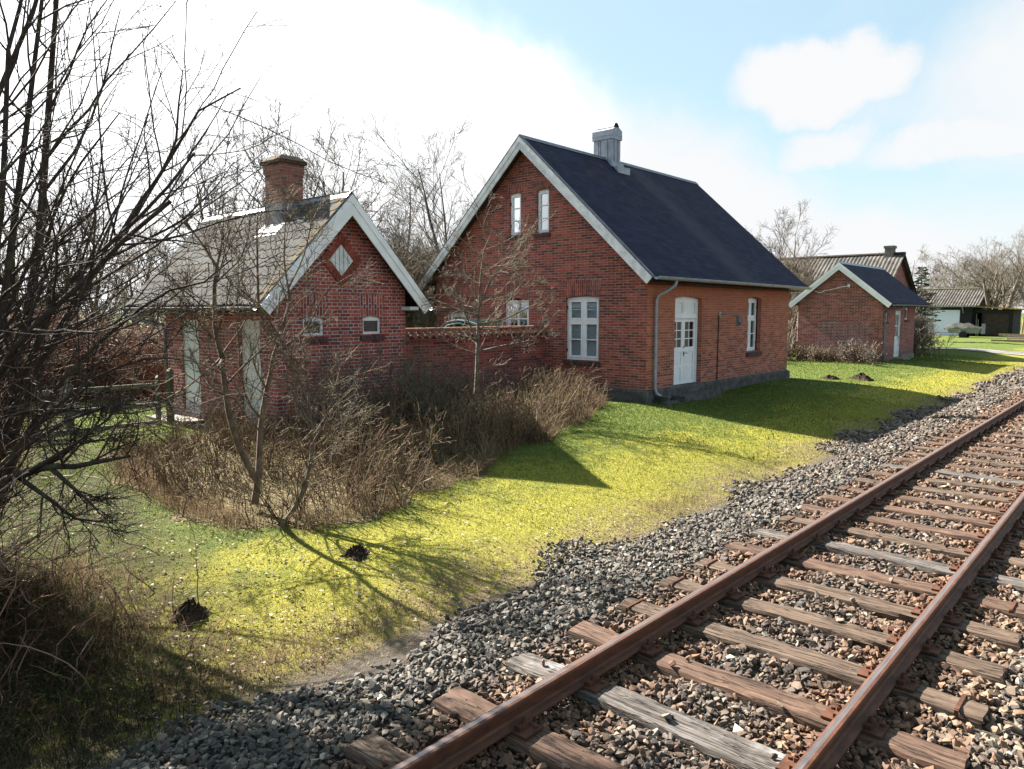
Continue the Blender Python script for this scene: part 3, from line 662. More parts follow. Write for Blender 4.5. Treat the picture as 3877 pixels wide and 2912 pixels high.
def window(parent, fc, a, b, z0, z1, rise, cols, rows, depth=0.09, glassm='glass', fr=0.055, transom=None, backing=None, hinge=False, fm='white', label=None, sf=0.05):
    """rows: list of relative heights from the bottom; transom index splits upper sashes; cols: number of casements."""
    o = MB(); d0, d1 = depth, depth + 0.07
    fc.box(o, a, a + fr, d0, d1, z0, z1); fc.box(o, b - fr, b, d0, d1, z0, z1)
    fc.box(o, a + fr, b - fr, d0, d1, z0, z0 + fr)
    fc.box(o, a + fr, b - fr, d0, d1, z1 - fr, z1)
    if rise > 0:
        ar = arch_pts(a, b, z1, rise); fq = [(p[0], d0 + .002, p[1]) for p in ar]; q = [fc.p(*p) for p in fq]
        o.prism(q, np.array(fc.p(0, 0.06, 0)) - np.array(fc.p(0, 0, 0)))
    w_ = (b - a - 2 * fr) / cols; zs = [z0 + fr + (z1 - z0 - 2 * fr) * t for t in np.cumsum([0] + list(rows)) / sum(rows)]
    e = 0.012
    groups = [(0, len(rows))] if transom is None else [(0, transom), (transom, len(rows))]
    if transom is not None: fc.box(o, a + fr, b - fr, d0 - .004, d1, zs[transom] - .028, zs[transom] + .028)
    if cols > 1:
        for c in range(1, cols): fc.box(o, a + fr + c * w_ - .026, a + fr + c * w_ + .026, d0 - .006, d1, z0 + fr, z1 - fr)
    panes = MB()
    for c in range(cols):
        ua, ub = a + fr + c * w_ + (0.026 if c else 0) + .004, a + fr + (c + 1) * w_ - (0.026 if c < cols - 1 else 0) - .004
        for g0, g1 in groups:
            za, zb = zs[g0] + (.028 if g0 else 0) + .004, zs[g1] - (.028 if g1 < len(rows) else 0) - .004
            fc.box(o, ua, ua + sf, d0 - e, d1 - .02, za, zb); fc.box(o, ub - sf, ub, d0 - e, d1 - .02, za, zb)
            fc.box(o, ua + sf, ub - sf, d0 - e, d1 - .02, za, za + sf); fc.box(o, ua + sf, ub - sf, d0 - e, d1 - .02, zb - sf, zb)
            for k in range(g0 + 1, g1): fc.box(o, ua + sf, ub - sf, d0 - e + .004, d1 - .024, zs[k] - .012, zs[k] + .012)
            fc.quad(panes, [(ua + sf, d0 + .028, za + sf), (ub - sf, d0 + .028, za + sf), (ub - sf, d0 + .028, zb - sf), (ua + sf, d0 + .028, zb - sf)])
    win = o.build('window', M[fm], parent)
    if label: win['label'] = label
    panes.build('pane', M[glassm], win)
    if hinge:
        h = MB()
        for uu in (a + .012, b - .012):
            for zz in (z0 + .25, z1 - .25): fc.box(h, uu - .012, uu + .012, d0 - .020, d0 - .0005, zz - .045, zz + .045)
        h.build('hinge', M['iron'], win)
    if backing == 'blind':
        s = MB(); z = z0 + fr + .05; dd = d0 + .062
        while z < z1 - fr - .04:
            q = [(a + fr + .03, dd, z), (b - fr - .03, dd, z), (b - fr - .03, dd + .022, z + .020), (a + fr + .03, dd + .022, z + .020)]
            fc.quad(s, q); z += 0.027
        s.build('blind', M['blind'], win)
        s = MB(); fc.quad(s, [(a, dd + .10, z0), (b, dd + .10, z0), (b, dd + .10, z1), (a, dd + .10, z1)]); s.build('backing', M['dark'], win)
    elif backing == 'curtain':
        s = MB()
        for ua, ub in ((a + .03, a + (b - a) * .30), (b - (b - a) * .30, b - .03)):
            n = 9
            for k in range(n):
                s0, s1 = ua + (ub - ua) * k / n, ua + (ub - ua) * (k + 1) / n
                fc.quad(s, [(s0, d0 + .09 + .02 * (k % 2), z0 + .05), (s1, d0 + .09 + .02 * ((k + 1) % 2), z0 + .05), (s1, d0 + .09 + .02 * ((k + 1) % 2), z1 - .05), (s0, d0 + .09 + .02 * (k % 2), z1 - .05)])
        s.build('curtain', M['curtain'], win)
    return win
def gable_roof(parent, axis, e0, e1, ra, rb, ridge, zr, za, zb, th, m, ver0=True, barge=0.2, bm_='white', rn='roof', soffit=True):
    """axis 'x': ridge runs along x from e0 to e1, eaves at y=ra (low) and y=rb. Returns the roof object."""
    def pt(e, s, z): return (e, s, z) if axis == 'x' else (s, e, z)
    o = MB()
    for s, z in ((ra, za), (rb, zb)):
        a = [pt(e0, s, z), pt(e1, s, z), pt(e1, ridge, zr), pt(e0, ridge, zr)]
        b = [tuple(np.array(p) - np.array((0, 0, th))) for p in a]
        o.hexa(b, a)
    rf = o.build(rn, m, parent)
    return rf
def barge_board(parent, axis, e, sign, ra, rb, ridge, zr, za, zb, w_, m, t=0.03, step=True, inner=0.35):
    """sloping verge boards on the gable at e; sign is the outward direction along the axis."""
    def pt(ee, s, z): return (ee, s, z) if axis == 'x' else (s, ee, z)
    for s, z in ((ra, za), (rb, zb)):
        L = math.hypot(ridge - s, zr - z); dv = (w_ / ((abs(ridge - s)) / L))
        o = MB()
        a = [pt(e, s, z - dv + 0.0), pt(e, s, z - .012), pt(e, ridge, zr - .012), pt(e, ridge, zr - dv)]
        ux, uz = (ridge - s) / L, (zr - z) / L
        a[0] = pt(e, s + (w_ * uz) * (1 if ridge > s else -1) * abs(ux) / abs(ux) * 0.9 * (1), z - w_ * abs(ux) * 0.9)
        o.prism(a, pt(sign * t, 0, 0))
        if step:
            hh = 0.42
            b = [pt(e + sign * t, s, z - .012), pt(e + sign * t, ridge, zr - .012), pt(e + sign * t, ridge, zr - .012 - dv * hh), pt(e + sign * t, s + (w_ * hh * uz) * (1 if ridge > s else -1) * 0.9, z - .012 - w_ * hh * abs(ux) * 0.9)]
            o.prism(b, pt(sign * 0.018, 0, 0))
        o.build('barge_board', m, parent)
def gutter(parent, p0, p1, outv, r=0.065, m='zinc', seam=0.55, cr=True):
    """half-round gutter from p0 to p1; outv points away from the wall."""
    p0 = np.array(p0, float); p1 = np.array(p1, float); ov = np.array(outv, float); o = MB(); n = 8
    pr = [(-math.cos(math.pi * i / n) * r, -math.sin(math.pi * i / n) * r) for i in range(n + 1)]
    inn = [(a * .93, b * .93) for a, b in reversed(pr)]
    poly = [p0 + ov * a + np.array([0, 0, b]) for a, b in pr + inn]
    o.prism(poly, p1 - p0)
    L = np.linalg.norm(p1 - p0); d = (p1 - p0) / L
    for k in range(1, int(L / seam)):
        c = p0 + d * (k * seam); q = [c + ov * a * 1.07 + np.array([0, 0, b * 1.07]) for a, b in pr]; q2 = [c + ov * a * 1.001 + np.array([0, 0, b * 1.001]) for a, b in reversed(pr)]
        o.prism(q + q2, d * 0.025)
    o.tube([p0 + ov * r, p1 + ov * r], 0.011, 6)
    return o.build('gutter', M[m], parent)
def door_handle(parent, fc, u, z, s=1, m='iron'):
    o = MB(); fc.box(o, u - .018, u + .018, -.008, .0, z - .06, z + .06)
    o.tube([fc.p(u, 0, z + .02), fc.p(u, -.05, z + .02), fc.p(u + s * .11, -.055, z + .018)], .010, 6); o.build('handle', M[m], parent)

# ------------------------------------------------------------------ station house
HX0, HX1, HY0, HY1 = 15.62, 24.52, 9.52, 17.02
def station():
    t = thing('brick_house', (HX0, HY0, 0.05), 'large red brick house with dark steep roof, white verge boards and a metal chimney', 'house')
    RY, RZ = 13.30, 6.98; EZ = 3.17                   # ridge (outer roof surface), eave surface height
    zp = 0.36; pitch = (RZ - EZ) / (RY - 9.18)
    fx = Face('x', HX0); fy = Face('y', HY0)
    gw = MB(); bigw = (10.92, 11.98, 1.04, 2.66, .05); smw = (13.26, 14.18, 1.72, 2.62, .05); upA = (13.56, 13.98, 4.42, 5.52, .04); upB = (12.57, 12.99, 4.42, 5.52, .04); low = (15.68, 16.42, 1.45, 2.25, 0.0)
    wz = lambda y: RZ - 0.16 - abs(y - RY) * pitch
    wall(gw, fx, HY0, HY1, zp, None, (bigw, smw, upA, upB, low), (RY, RZ - 0.16, wz(HY0)))
    fx2 = Face('x', HX1)
    wall(gw, fx2, HY0, HY1, zp, None, (), (RY, RZ - 0.16, wz(HY0)), 0.0)
    wall(gw, Face('y', HY1), HX0, HX1, zp, wz(HY1))
    gw.build('wall', M['brick_house'], t)
    lw = MB(); dr = (16.99, 18.46, 0.28, 2.64, .06); lwn = (21.36, 22.32, 1.10, 2.68, .06)
    wall(lw, fy, HX0, HX1, zp, wz(HY0), (dr, lwn)); lw.build('wall', M['brick_track'], t)['label'] = 'orange brick wall facing the track'
    q = MB(); q.box(HX0 - .06, HX1 + .14, HY0 - .06, HY1 + .05, -0.2, zp - .03); q.hexa([(HX0 - .06, HY0 - .06, zp - .03), (HX1 + .1, HY0 - .06, zp - .03), (HX1 + .1, HY1, zp - .03), (HX0 - .06, HY1, zp - .03)], [(HX0 + .002, HY0 + .002, zp + .02), (HX1 - .002, HY0 + .002, zp + .02), (HX1 - .002, HY1 - .01, zp + .02), (HX0 + .002, HY1 - .01, zp + .02)])
    q.build('plinth', M['plinth'], t)
    for (a, b, c, d, r), h, m in ((bigw, .42, 'brick_house'), (smw, .36, 'brick_house'), (upA, .22, 'brick_house'), (upB, .22, 'brick_house')): flat_arch(t, fx, a, b, d, r, h, M[m], .08)
    flat_arch(t, fx, 15.65, 16.55, 2.62, .05, .36, M['brick_house'], .08)
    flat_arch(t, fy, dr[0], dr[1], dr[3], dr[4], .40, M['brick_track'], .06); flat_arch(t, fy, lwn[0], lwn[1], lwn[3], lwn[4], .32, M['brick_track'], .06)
    for a in (bigw, upA, upB): sill(t, fx, a[0], a[1], a[2], M['brick_sill'], .06, .13)
    sill(t, fy, lwn[0], lwn[1], lwn[2], M['brick_sill'], .05, .16)
    window(t, fx, *bigw[:4], bigw[4] - .02, 2, [1, 1, 1.15], transom=2, backing='blind', hinge=True, depth=0.07)
    window(t, fx, *smw[:4], 0.0, 1, [0.7, 1.0], backing=None, glassm='glass_dark', depth=0.08, fr=.07)
    b = MB(); fx.box(b, (smw[0] + smw[1]) / 2 - .02, (smw[0] + smw[1]) / 2 + .02, .07, .13, smw[2] + .1, smw[3] - .1); b.build('glazing_bar', M['white'], t)
    window(t, fx, *upA[:4], .03, 1, [1, 1, 1], glassm='glass_bright', depth=0.06, hinge=True, backing='curtain', fr=.04, sf=.035); window(t, fx, *upB[:4], .03, 1, [1, 1, 1], glassm='glass_bright', depth=0.06, backing='blind', fr=.04, sf=.035)
    window(t, fx, *low[:4], 0.0, 1, [1], glassm='glass_dark', depth=0.04)
    window(t, fy, *lwn[:4], .04, 2, [1, 1, 1.1], transom=2, backing='curtain', depth=0.16, hinge=True)
    # double door with transom panels
    fr = MB(); D = 0.13; a, b = dr[0], dr[1]; z0, z1 = dr[2], dr[3]
    fy.box(fr, a, a + .07, D, D + .1, z0, z1); fy.box(fr, b - .07, b, D, D + .1, z0, z1); fy.box(fr, a + .07, b - .07, D, D + .1, z1 - .05, z1)
    fy.box(fr, a + .07, b - .07, D - .02, D + .1, 2.12, 2.20); m_ = (a + b) / 2
    fr.prism([fy.p(p[0], D + .001, p[1]) for p in arch_pts(a, b, z1, .055)], (0, .08, 0))
    fy.box(fr, a + .07, b - .07, D + .05, D + .07, 2.2, z1 - .05)
    for ua, ub in ((a + .07, m_ - .03), (m_ + .03, b - .07)):
        for k in ((ua, ua + .05, 2.20, z1 - .05), (ub - .05, ub, 2.20, z1 - .05), (ua + .05, ub - .05, 2.2, 2.25), (ua + .05, ub - .05, z1 - .10, z1 - .05)): fy.box(fr, k[0], k[1], D + .012, D + .05, k[2], k[3])
        fy.box(fr, ua + .085, ub - .085, D + .032, D + .05, 2.285, z1 - .135)
    fy.box(fr, m_ - .03, m_ + .03, D + .002, D + .05, 2.2, z1 - .05)
    dfr = fr.build('door_frame', M['white'], t)
    for ua, ub, hd in ((a + .075, m_ - .004, 0), (m_ + .004, b - .075, 1)):
        d = MB(); F0, F1 = D + .03, D + .075; s = .085
        fy.box(d, ua, ua + s, F0, F1, z0 + .02, 2.115); fy.box(d, ub - s, ub, F0, F1, z0 + .02, 2.115)
        for za, zb in ((z0 + .02, z0 + .16), (.82, .91), (1.24, 1.36), (2.03, 2.115)): fy.box(d, ua + s, ub - s, F0 + .001, F1, za, zb)
        for za, zb in ((z0 + .16, .82), (.91, 1.24)):
            fy.box(d, ua + s, ub - s, F0 + .026, F1 - .004, za, zb); fy.box(d, ua + s + .035, ub - s - .035, F0 + .010, F0 + .028, za + .035, zb - .035)
        for zz in (1.36 + .2233, 1.36 + .4466): fy.box(d, ua + s, ub - s, F0 + .006, F1 - .01, zz - .012, zz + .012)
        um = (ua + ub) / 2; fy.box(d, um - .012, um + .012, F0 + .008, F1 - .012, 1.36, 2.03)
        do = d.build('door', M['white'], t)
        p = MB(); fy.quad(p, [(ua + s, F0 + .02, 1.36), (ub - s, F0 + .02, 1.36), (ub - s, F0 + .02, 2.03), (ua + s, F0 + .02, 2.03)]); p.build('pane', M['glass_dark'], do)
        if hd:
            f2 = Face('y', HY0 + F0); door_handle(do, f2, ua + .045, 1.18, 1)
            p = MB(); f2.box(p, ua + .03, ua + .06, -.01, 0, 1.33, 1.39); p.build('lock', M['iron'], do)
        p = MB()
        for k in range(6): fy.quad(p, [(ua + s + (ub - ua - 2 * s) * k / 6, F1 + .05 + .02 * (k % 2), 1.34), (ua + s + (ub - ua - 2 * s) * (k + 1) / 6, F1 + .05 + .02 * ((k + 1) % 2), 1.34), (ua + s + (ub - ua - 2 * s) * (k + 1) / 6, F1 + .05 + .02 * ((k + 1) % 2), 2.05), (ua + s + (ub - ua - 2 * s) * k / 6, F1 + .05 + .02 * (k % 2), 2.05)])
        p.build('curtain', M['curtain'], do)
    q = MB(); q.box(16.7, 18.7, 9.02, HY0 - .061, -.1, .17); q.box(16.9, 18.55, HY0 - .0605, HY0 + .25, .171, .275); q.build('door_step', M['plinth'], t)
    # roof
    rf = gable_roof(t, 'x', HX0 - .36, HX1 + .52, 9.14, 17.46, RY, RZ, EZ - .04, EZ - .04, .09, M['felt'])
    q = MB(); q.prism([(HX0 - .37, RY - .13, RZ - .095), (HX0 - .37, RY, RZ + .025), (HX0 - .37, RY + .13, RZ - .095), (HX0 - .37, RY, RZ + .008)], (HX1 - HX0 + .9, 0, 0)); q.build('ridge_cap', M['zinc_dark'], rf)
    q = MB()                                             # zinc edge strip along the verge
    for s, z in ((9.14, EZ - .04), (17.46, EZ - .04)):
        q.prism([(HX0 - .375, s, z + .02), (HX0 - .375, RY, RZ + .02), (HX0 - .375, RY, RZ - .05), (HX0 - .375, s, z - .05)], (0.06, 0, 0))
    q.build('verge_strip', M['zinc_dark'], rf)
    barge_board(t, 'x', HX0 - .335, -1, 9.17, 17.43, RY, RZ - .03, EZ - .05, EZ - .05, .25, M['white_old'], .028)
    q = MB()
    for s, z in ((9.25, EZ), (17.35, EZ)):               # boarded soffit under the verge
        q.prism([(HX0 - .33, s, z - .135), (HX0 + .0, s, z - .135), (HX0 + .0, RY, RZ - .20), (HX0 - .33, RY, RZ - .20)], (0, 0, .02))
    for s0, s1 in ((9.2, HY0 - .001), (HY1 + .001, 17.4)): q.box(HX0 - .32, HX1 + .4, s0, s1, 2.96, 2.985)
    q.build('soffit', M['soffit'], t)
    gutter(t, (HX0 - .36, 9.05, 3.12), (HX1 + .56, 9.05, 3.09), (0, -1, 0), .07)
    q = MB(); x = 15.93
    q.tube([(x + .28, 9.06, 3.06), (x + .26, 9.08, 2.94), (x + .18, 9.22, 2.82), (x + .03, 9.40, 2.70), (x, 9.44, 2.58), (x, 9.44, 1.2), (x, 9.44, .42), (x + .02, 9.40, .28), (x + .08, 9.30, .20)], .042, 10); 
    for zz in (.55, 2.2): q.tube([(x, 9.44, zz), (x, 9.44, zz + .03)], .049, 10)
    q.build('downpipe', M['zinc'], t, smooth=True)
    # metal clad chimney
    cx0, cx1, cy0, cy1 = 19.20, 19.66, 13.02, 13.69
    q = MB(); q.box(cx0, cx1, cy0, cy1, 6.3, 7.54); ch = q.build('chimney', M['zinc'], t)
    q = MB()
    for u in (cy0 + .17, (cy0 + cy1) / 2 + .10, cy1 - .17): q.box(cx0 - .022, cx0 - .001, u - .012, u + .012, 6.85, 7.52)
    for u in (cx0 + .13, cx1 - .13): q.box(u - .012, u + .012, cy0 - .022, cy0 - .001, 6.85, 7.52)
    q.build('standing_seam', M['zinc'], ch)
    q = MB(); e = .035; q.box(cx0 - e, cx1 + e, cy0 - e, cy1 + e, 7.52, 7.79)
    q.box(cx0 - e - .006, cx1 + e + .006, cy0 - e - .006, cy1 + e + .006, 7.63, 7.65)
    q.prism([(cx0 - e, cy0 - e, 7.79), (cx1 + e, cy0 - e, 7.79), (cx1 - .11, cy0 - e, 7.87), (cx0 + .11, cy0 - e, 7.87)], (0, cy1 - cy0 + 2 * e, 0)); q.build('chimney_cap', M['zinc'], ch)
    q = MB(); xm = (cx0 + cx1) / 2; ar = [(xm - .14 * math.cos(math.pi * i / 12), cy0 + .0, 7.87 + .15 * math.sin(math.pi * i / 12)) for i in range(13)]
    q.prism(ar, (0, cy1 - cy0, 0)); q.build('cowl', M['zinc'], ch)
    q = MB(); q.prism([(a[0] * .9 + xm * .1, cy0 - .006, 7.872 + (a[2] - 7.87) * .9) for a in ar], (0, .004, 0)); q.build('cowl_opening', M['dark'], ch)
    q = MB(); q.box(cx0 - .07, cx1 + .07, cy0 - .09, cy1 + .09, 6.66, 6.80); q.box(cx0 - .03, cx1 + .03, cy0 - .05, cy1 + .05, 6.35, 6.655)
    q.hexa([(cx0 - .1, cy0 - .30, 6.46), (cx1 + .1, cy0 - .30, 6.46), (cx1 + .1, cy0 + .02, 6.80), (cx0 - .1, cy0 + .02, 6.80)], [(cx0 - .1, cy0 - .30, 6.662), (cx1 + .1, cy0 - .30, 6.662), (cx1 + .1, cy0 - .02, 6.668), (cx0 - .1, cy0 - .02, 6.668)])
    q.build('flashing', M['zinc'], ch)
    # lamp on its arm, cable run below it
    q = MB(); q.tube([(19.48, HY0 - .001, 2.22), (19.48, HY0 - .03, 2.22)], .075, 12); q.tube([(19.48, HY0 - .03, 2.22), (19.52, HY0 - .36, 2.215), (19.55, HY0 - .56, 2.20)], .014, 6)
    lm = q.build('wall_lamp', M['zinc'], t); l0 = (19.55, HY0 - .56)
    q = MB(); q.tube([(*l0, 2.20), (*l0, 2.17), (*l0, 2.16)], [.03, .05, .085], 12); q.tube([(*l0, 2.16), (*l0, 2.12)], .09, 12)
    for k in range(6): an = k * math.pi / 3; q.tube([(l0[0] + .075 * math.cos(an), l0[1] + .075 * math.sin(an), 2.12), (l0[0] + .075 * math.cos(an), l0[1] + .075 * math.sin(an), 1.92)], .008, 4)
    q.tube([(*l0, 1.93), (*l0, 1.90)], .08, 12); q.build('lamp_cage', M['zinc_dark'], lm)
    q = MB(); q.tube([(*l0, 2.11), (*l0, 2.0), (*l0, 1.935)], [.05, .062, .05], 10); q.build('lamp_glass', M['glass_dark'], lm)
    q = MB(); q.tube([(19.42, HY0 - .02, 2.2), (19.40, HY0 - .02, 1.3), (19.40, HY0 - .02, .36)], .014, 6); q.build('cable', M['iron'], t)
    q = MB(); q.prism([fx.p(15.9, -.02, 3.36), fx.p(15.7, -.02, 3.36), fx.p(15.66, -.02, 3.45), fx.p(15.74, -.02, 3.56), fx.p(15.9, -.02, 3.56)], (.021, 0, 0)); q.build('mortar_patch', M['concrete'], t)
station()
q = MB(); q.tube([(16.05, 9.25, .02), (16.05, 9.25, .2)], [.13, .16], 12); q.tube([(16.05, 9.25, .2), (16.05, 9.25, .23)], .175, 12); q.box(15.8, 16.35, 8.98, 9.18, -.04, .10)
tag(q.build('drain_gully', M['plinth'], loc=(16.05, 9.25, 0)), 'dark drain bowl on the ground below the downpipe of the large house', 'drain')

# ------------------------------------------------------------------ small outhouse
def outhouse():
    X0, X1, Y0, Y1 = 7.0, 10.01, 11.85, 16.2
    t = thing('brick_outhouse', (X0, Y0, 0.0), 'small red brick outhouse with grey shingle roof, brick chimney and two plain white doors', 'outhouse')
    RX, RZ, EZ, EL, ER = 8.50, 4.49, 2.42, 6.58, 10.42
    pitch = (RZ - EZ) / (RX - EL); wz = lambda x: RZ - .13 - abs(x - RX) * pitch; zb = .10
    fy = Face('y', Y0); fx = Face('x', X0)
    w1 = (7.58, 8.03, 1.86, 2.165, .05); w2 = (8.92, 9.37, 1.86, 2.165, .05)
    g = MB(); wall(g, fy, X0, X1, -.1, None, (w1, w2), (RX, RZ - .13, wz(X0)), .1)
    wall(g, Face('y', Y1), X0, X1, -.1, None, (), (RX, RZ - .13, wz(X0)), 0)
    d1 = (14.73, 15.54, .17, 2.135, 0.0); d2 = (12.34, 13.10, .17, 2.15, 0.0)
    wall(g, fx, Y0, Y1, -.1, wz(X0), (d1, d2), None, .12); wall(g, Face('x', X1), Y0, Y1, -.1, wz(X1))
    g.build('wall', M['brick_privy'], t)
    for w_ in (w1, w2):
        flat_arch(t, fy, w_[0], w_[1], w_[3], w_[4], .42, M['brick_privy'], .10); sill(t, fy, w_[0], w_[1], w_[2], M['brick_sill'], .05, .13)
        window(t, fy, *w_[:4], .045, 1, [1], depth=.04, glassm='glass_dark', fr=.028, sf=.012)
    c = (8.45, 3.27); q = MB(); R = .27                 # diamond vent framed by bricks
    q.prism([(c[0] - R, Y0 - .012, c[1]), (c[0], Y0 - .012, c[1] - R * 1.12), (c[0] + R, Y0 - .012, c[1]), (c[0], Y0 - .012, c[1] + R * 1.12)], (0, .011, 0)); v = q.build('vent_hatch', M['white_old'], t)
    q = MB()
    for k in (-.14, -.045, .05, .145):
        h = (R - abs(k)) * 1.1; q.box(c[0] + k - .004, c[0] + k + .004, Y0 - .0145, Y0 - .0125, c[1] - h, c[1] + h)
    q.build('board_gap', M['soffit'], v)
    q = MB(); q.rot = True; Ro = .47
    dia = lambda r: [np.array((c[0] - r, c[1])), np.array((c[0], c[1] - r * 1.12)), np.array((c[0] + r, c[1])), np.array((c[0], c[1] + r * 1.12))]
    di, do = dia(R + .005), dia(Ro)
    for i in range(4):
        j = (i + 1) % 4; nb = 6
        for k in range(nb):
            a, b = (k + .05) / nb, (k + .95) / nb
            A, B = di[i] + (di[j] - di[i]) * a, di[i] + (di[j] - di[i]) * b; Ca, Cb = do[i] + (do[j] - do[i]) * a, do[i] + (do[j] - do[i]) * b
            q.prism([(p[0], Y0 - .03, p[1]) for p in (A, B, Cb, Ca)], (0, .028, 0))
    q.build('brick_surround', M['brick_plain'], t)
    for (a, b, z0, z1, _), hz, left in ((d1, 1.05, False), (d2, 1.02, True)):
        q = MB(); fx.box(q, a, a + .05, .06, .115, z0, z1); fx.box(q, b - .05, b, .06, .115, z0, z1); fx.box(q, a + .05, b - .05, .06, .115, z1 - .05, z1); q.build('door_frame', M['greywhite'], t)
        q = MB(); fx.box(q, a + .052, b - .052, .068, .112, z0 + .005, z1 - .052); d = q.build('door', M['greywhite'], t)
        q = MB(); fx.box(q, a + .055, b - .055, .062, .0675, z0 + .006, z0 + .24); q.build('kick_plate', M['zinc'], d)
        f2 = Face('x', X0 + .068); door_handle(d, f2, (b - .11) if left else (a + .11), hz, -1 if left else 1)
    # shingle roof
    L = math.hypot(RX - EL, RZ - EZ); r = np.random.RandomState(5); V, F, A = [], [], []
    ye0, ye1 = Y0 - .30, 17.2; ex = .235; wd = .30
    n_r = np.array([-(RZ - EZ), 0, (RX - EL)]) / L
    for side in (0, 1):
        sx = 1 if side == 0 else -1
        org = np.array([EL if side == 0 else ER, 0, EZ]); ud = np.array([sx * (RX - EL), 0, RZ - EZ]) / L; nn = np.array([-sx * (RZ - EZ), 0, RX - EL]) / L
        rows = int(L / ex) + 1
        for i in range(rows):
            s0 = i * ex - .02; s1 = min(s0 + ex * 1.5, L - .005)
            y = ye0 - (wd / 2 if i % 2 else 0)
            while y < ye1:
                a, b = max(y + .003, ye0), min(y + wd - .003, ye1)
                if b - a > .04:
                    ch = .06; cut = [(a, s0 + ch), (a + ch, s0), (b - ch, s0), (b, s0 + ch)] if b - a > .14 else [(a, s0), (a + .01, s0), (b - .01, s0), (b, s0)]
                    poly = cut + [(b, s1), (a, s1)]; lift = lambda s_: .026 - .018 * (s_ - s0) / (ex * 1.5) + .012
                    jz = r.uniform(-.0015, .0015); k = len(V)
                    up_ = [org + ud * s_ + np.array([0, yy, 0]) + nn * (lift(s_) + jz) for yy, s_ in poly]; dn = [p - nn * .018 for p in up_]
                    V += up_ + dn; rv = np.clip(r.normal(.5, .25), 0, 1); A += [rv] * 12
                    n = 6; F += [tuple(k + q_ for q_ in range(6))] + [(k + q_, k + 6 + q_, k + 6 + (q_ + 1) % 6, k + (q_ + 1) % 6) for q_ in range(6)]
                y += wd
    q = MB()
    q.hexa([(EL, ye0, EZ - .06), (EL, ye1, EZ - .06), (RX, ye1, RZ - .06), (RX, ye0, RZ - .06)][::-1], [(EL, ye0, EZ - .001), (EL, ye1, EZ - .001), (RX, ye1, RZ - .001), (RX, ye0, RZ - .001)][::-1])
    q.hexa([(ER, ye0, EZ - .06), (ER, ye1, EZ - .06), (RX, ye1, RZ - .06), (RX, ye0, RZ - .06)], [(ER, ye0, EZ - .001), (ER, ye1, EZ - .001), (RX, ye1, RZ - .001), (RX, ye0, RZ - .001)])
    rf = q.build('roof', M['soffit'], t)
    me = bpy.data.meshes.new('shingles'); off = np.array(wloc(rf)); me.from_pydata([tuple(v - off) for v in V], [], F); me.materials.append(M['slate']); me.materials.append(M['slate_edge']); me.polygons.foreach_set('material_index', [0, 1, 1, 1, 1, 1, 1] * (len(F) // 7))
    at = me.attributes.new('rnd', 'FLOAT', 'POINT'); at.data.foreach_set('value', np.array(A, np.float32)); me.update()
    so = bpy.data.objects.new('shingles', me); COL.objects.link(so); so.parent = rf
    q = MB(); q.prism([(RX - .13, ye0 - .01, RZ - .095), (RX, ye0 - .01, RZ + .05), (RX + .13, ye0 - .01, RZ - .095), (RX, ye0 - .01, RZ + .03)], (0, ye1 - ye0 + .02, 0)); q.build('ridge_cap', M['zinc'], rf)
    barge_board(t, 'y', ye0 + .005, -1, EL - .02, ER + .02, RX, RZ - .01, EZ - .0, EZ - .0, .27, M['white'], .028)
    q = MB()
    for s in (EL + .05, ER - .05): q.prism([(s, ye0 + .01, EZ - .09), (s, Y0 - .001, EZ - .09), (RX, Y0 - .001, RZ - .13), (RX, ye0 + .01, RZ - .13)], (0, 0, .02))
    for a, b in ((EL + .05, X0 - .001), (X1 + .001, ER - .05)): q.box(a, b, ye0 + .05, ye1 - .1, EZ - .14, EZ - .12)
    q.build('soffit', M['soffit'], t)
    for s in (1,): q = MB(); xx = RX + s * 1.62; q.box(min(xx, xx + s * -.22), max(xx, xx + s * -.22), ye0 + .008, Y0 - .002, EZ - .09, EZ - .02); q.build('rafter_end', M['white_old'], t)
    gutter(t, (EL - .075, ye0 + .05, EZ - .045), (EL - .075, ye1 + .02, EZ - .045), (-1, 0, 0), .055, 'zinc_dark')
    gutter(t, (ER + .075, ye0 + .05, EZ - .045), (ER + .075, ye1 + .02, EZ - .045), (1, 0, 0), .055, 'zinc_dark')
    q = MB(); q.tube([(EL - .075, ye1 - .10, EZ - .09), (EL - .07, ye1 - .11, EZ - .21), (EL - .02, ye1 - .20, EZ - .27), (X0 - .08, Y1 - .02, EZ - .40), (X0 - .06, Y1 - .06, EZ - .50), (X0 - .06, Y1 - .06, .1)], .036, 8); q.build('downpipe', M['zinc_dark'], t, smooth=True)
    # chimney on the slope just below the ridge
    cx0, cx1, cy0, cy1 = 8.04, 8.52, 13.17, 13.78
    q = MB(); q.box(cx0, cx1, cy0, cy1, 3.6, 5.20); q.box(cx0 - .025, cx1 + .025, cy0 - .025, cy1 + .025, 5.06, 5.20); q.box(cx0 - .012, cx1 + .012, cy0 - .012, cy1 + .012, 5.0, 5.06)
    ch = q.build('chimney', M['brick_chimney'], t)
    q = MB(); a = [(cx0 - .07, cy0 - .07), (cx1 + .07, cy0 - .07), (cx1 + .07, cy1 + .07), (cx0 - .07, cy1 + .07)]
    lo = [(x, y, 5.201) for x, y in a]; mi = [(x, y, 5.265) for x, y in a]; hi = [(x + (.12 if i in (0, 3) else -.12), y + (.14 if i < 2 else -.14), 5.37) for i, (x, y) in enumerate(a)]
    q.hexa(lo, mi); q.hexa(mi, hi); q.build('mortar_cap', M['capmoss'], ch)
    q = MB(); e = .02; q.box(cx0 - e, cx1 + e, cy0 - e, cy1 + e, 3.95, 4.44)
    zz = lambda x: EZ + (x - EL) * pitch
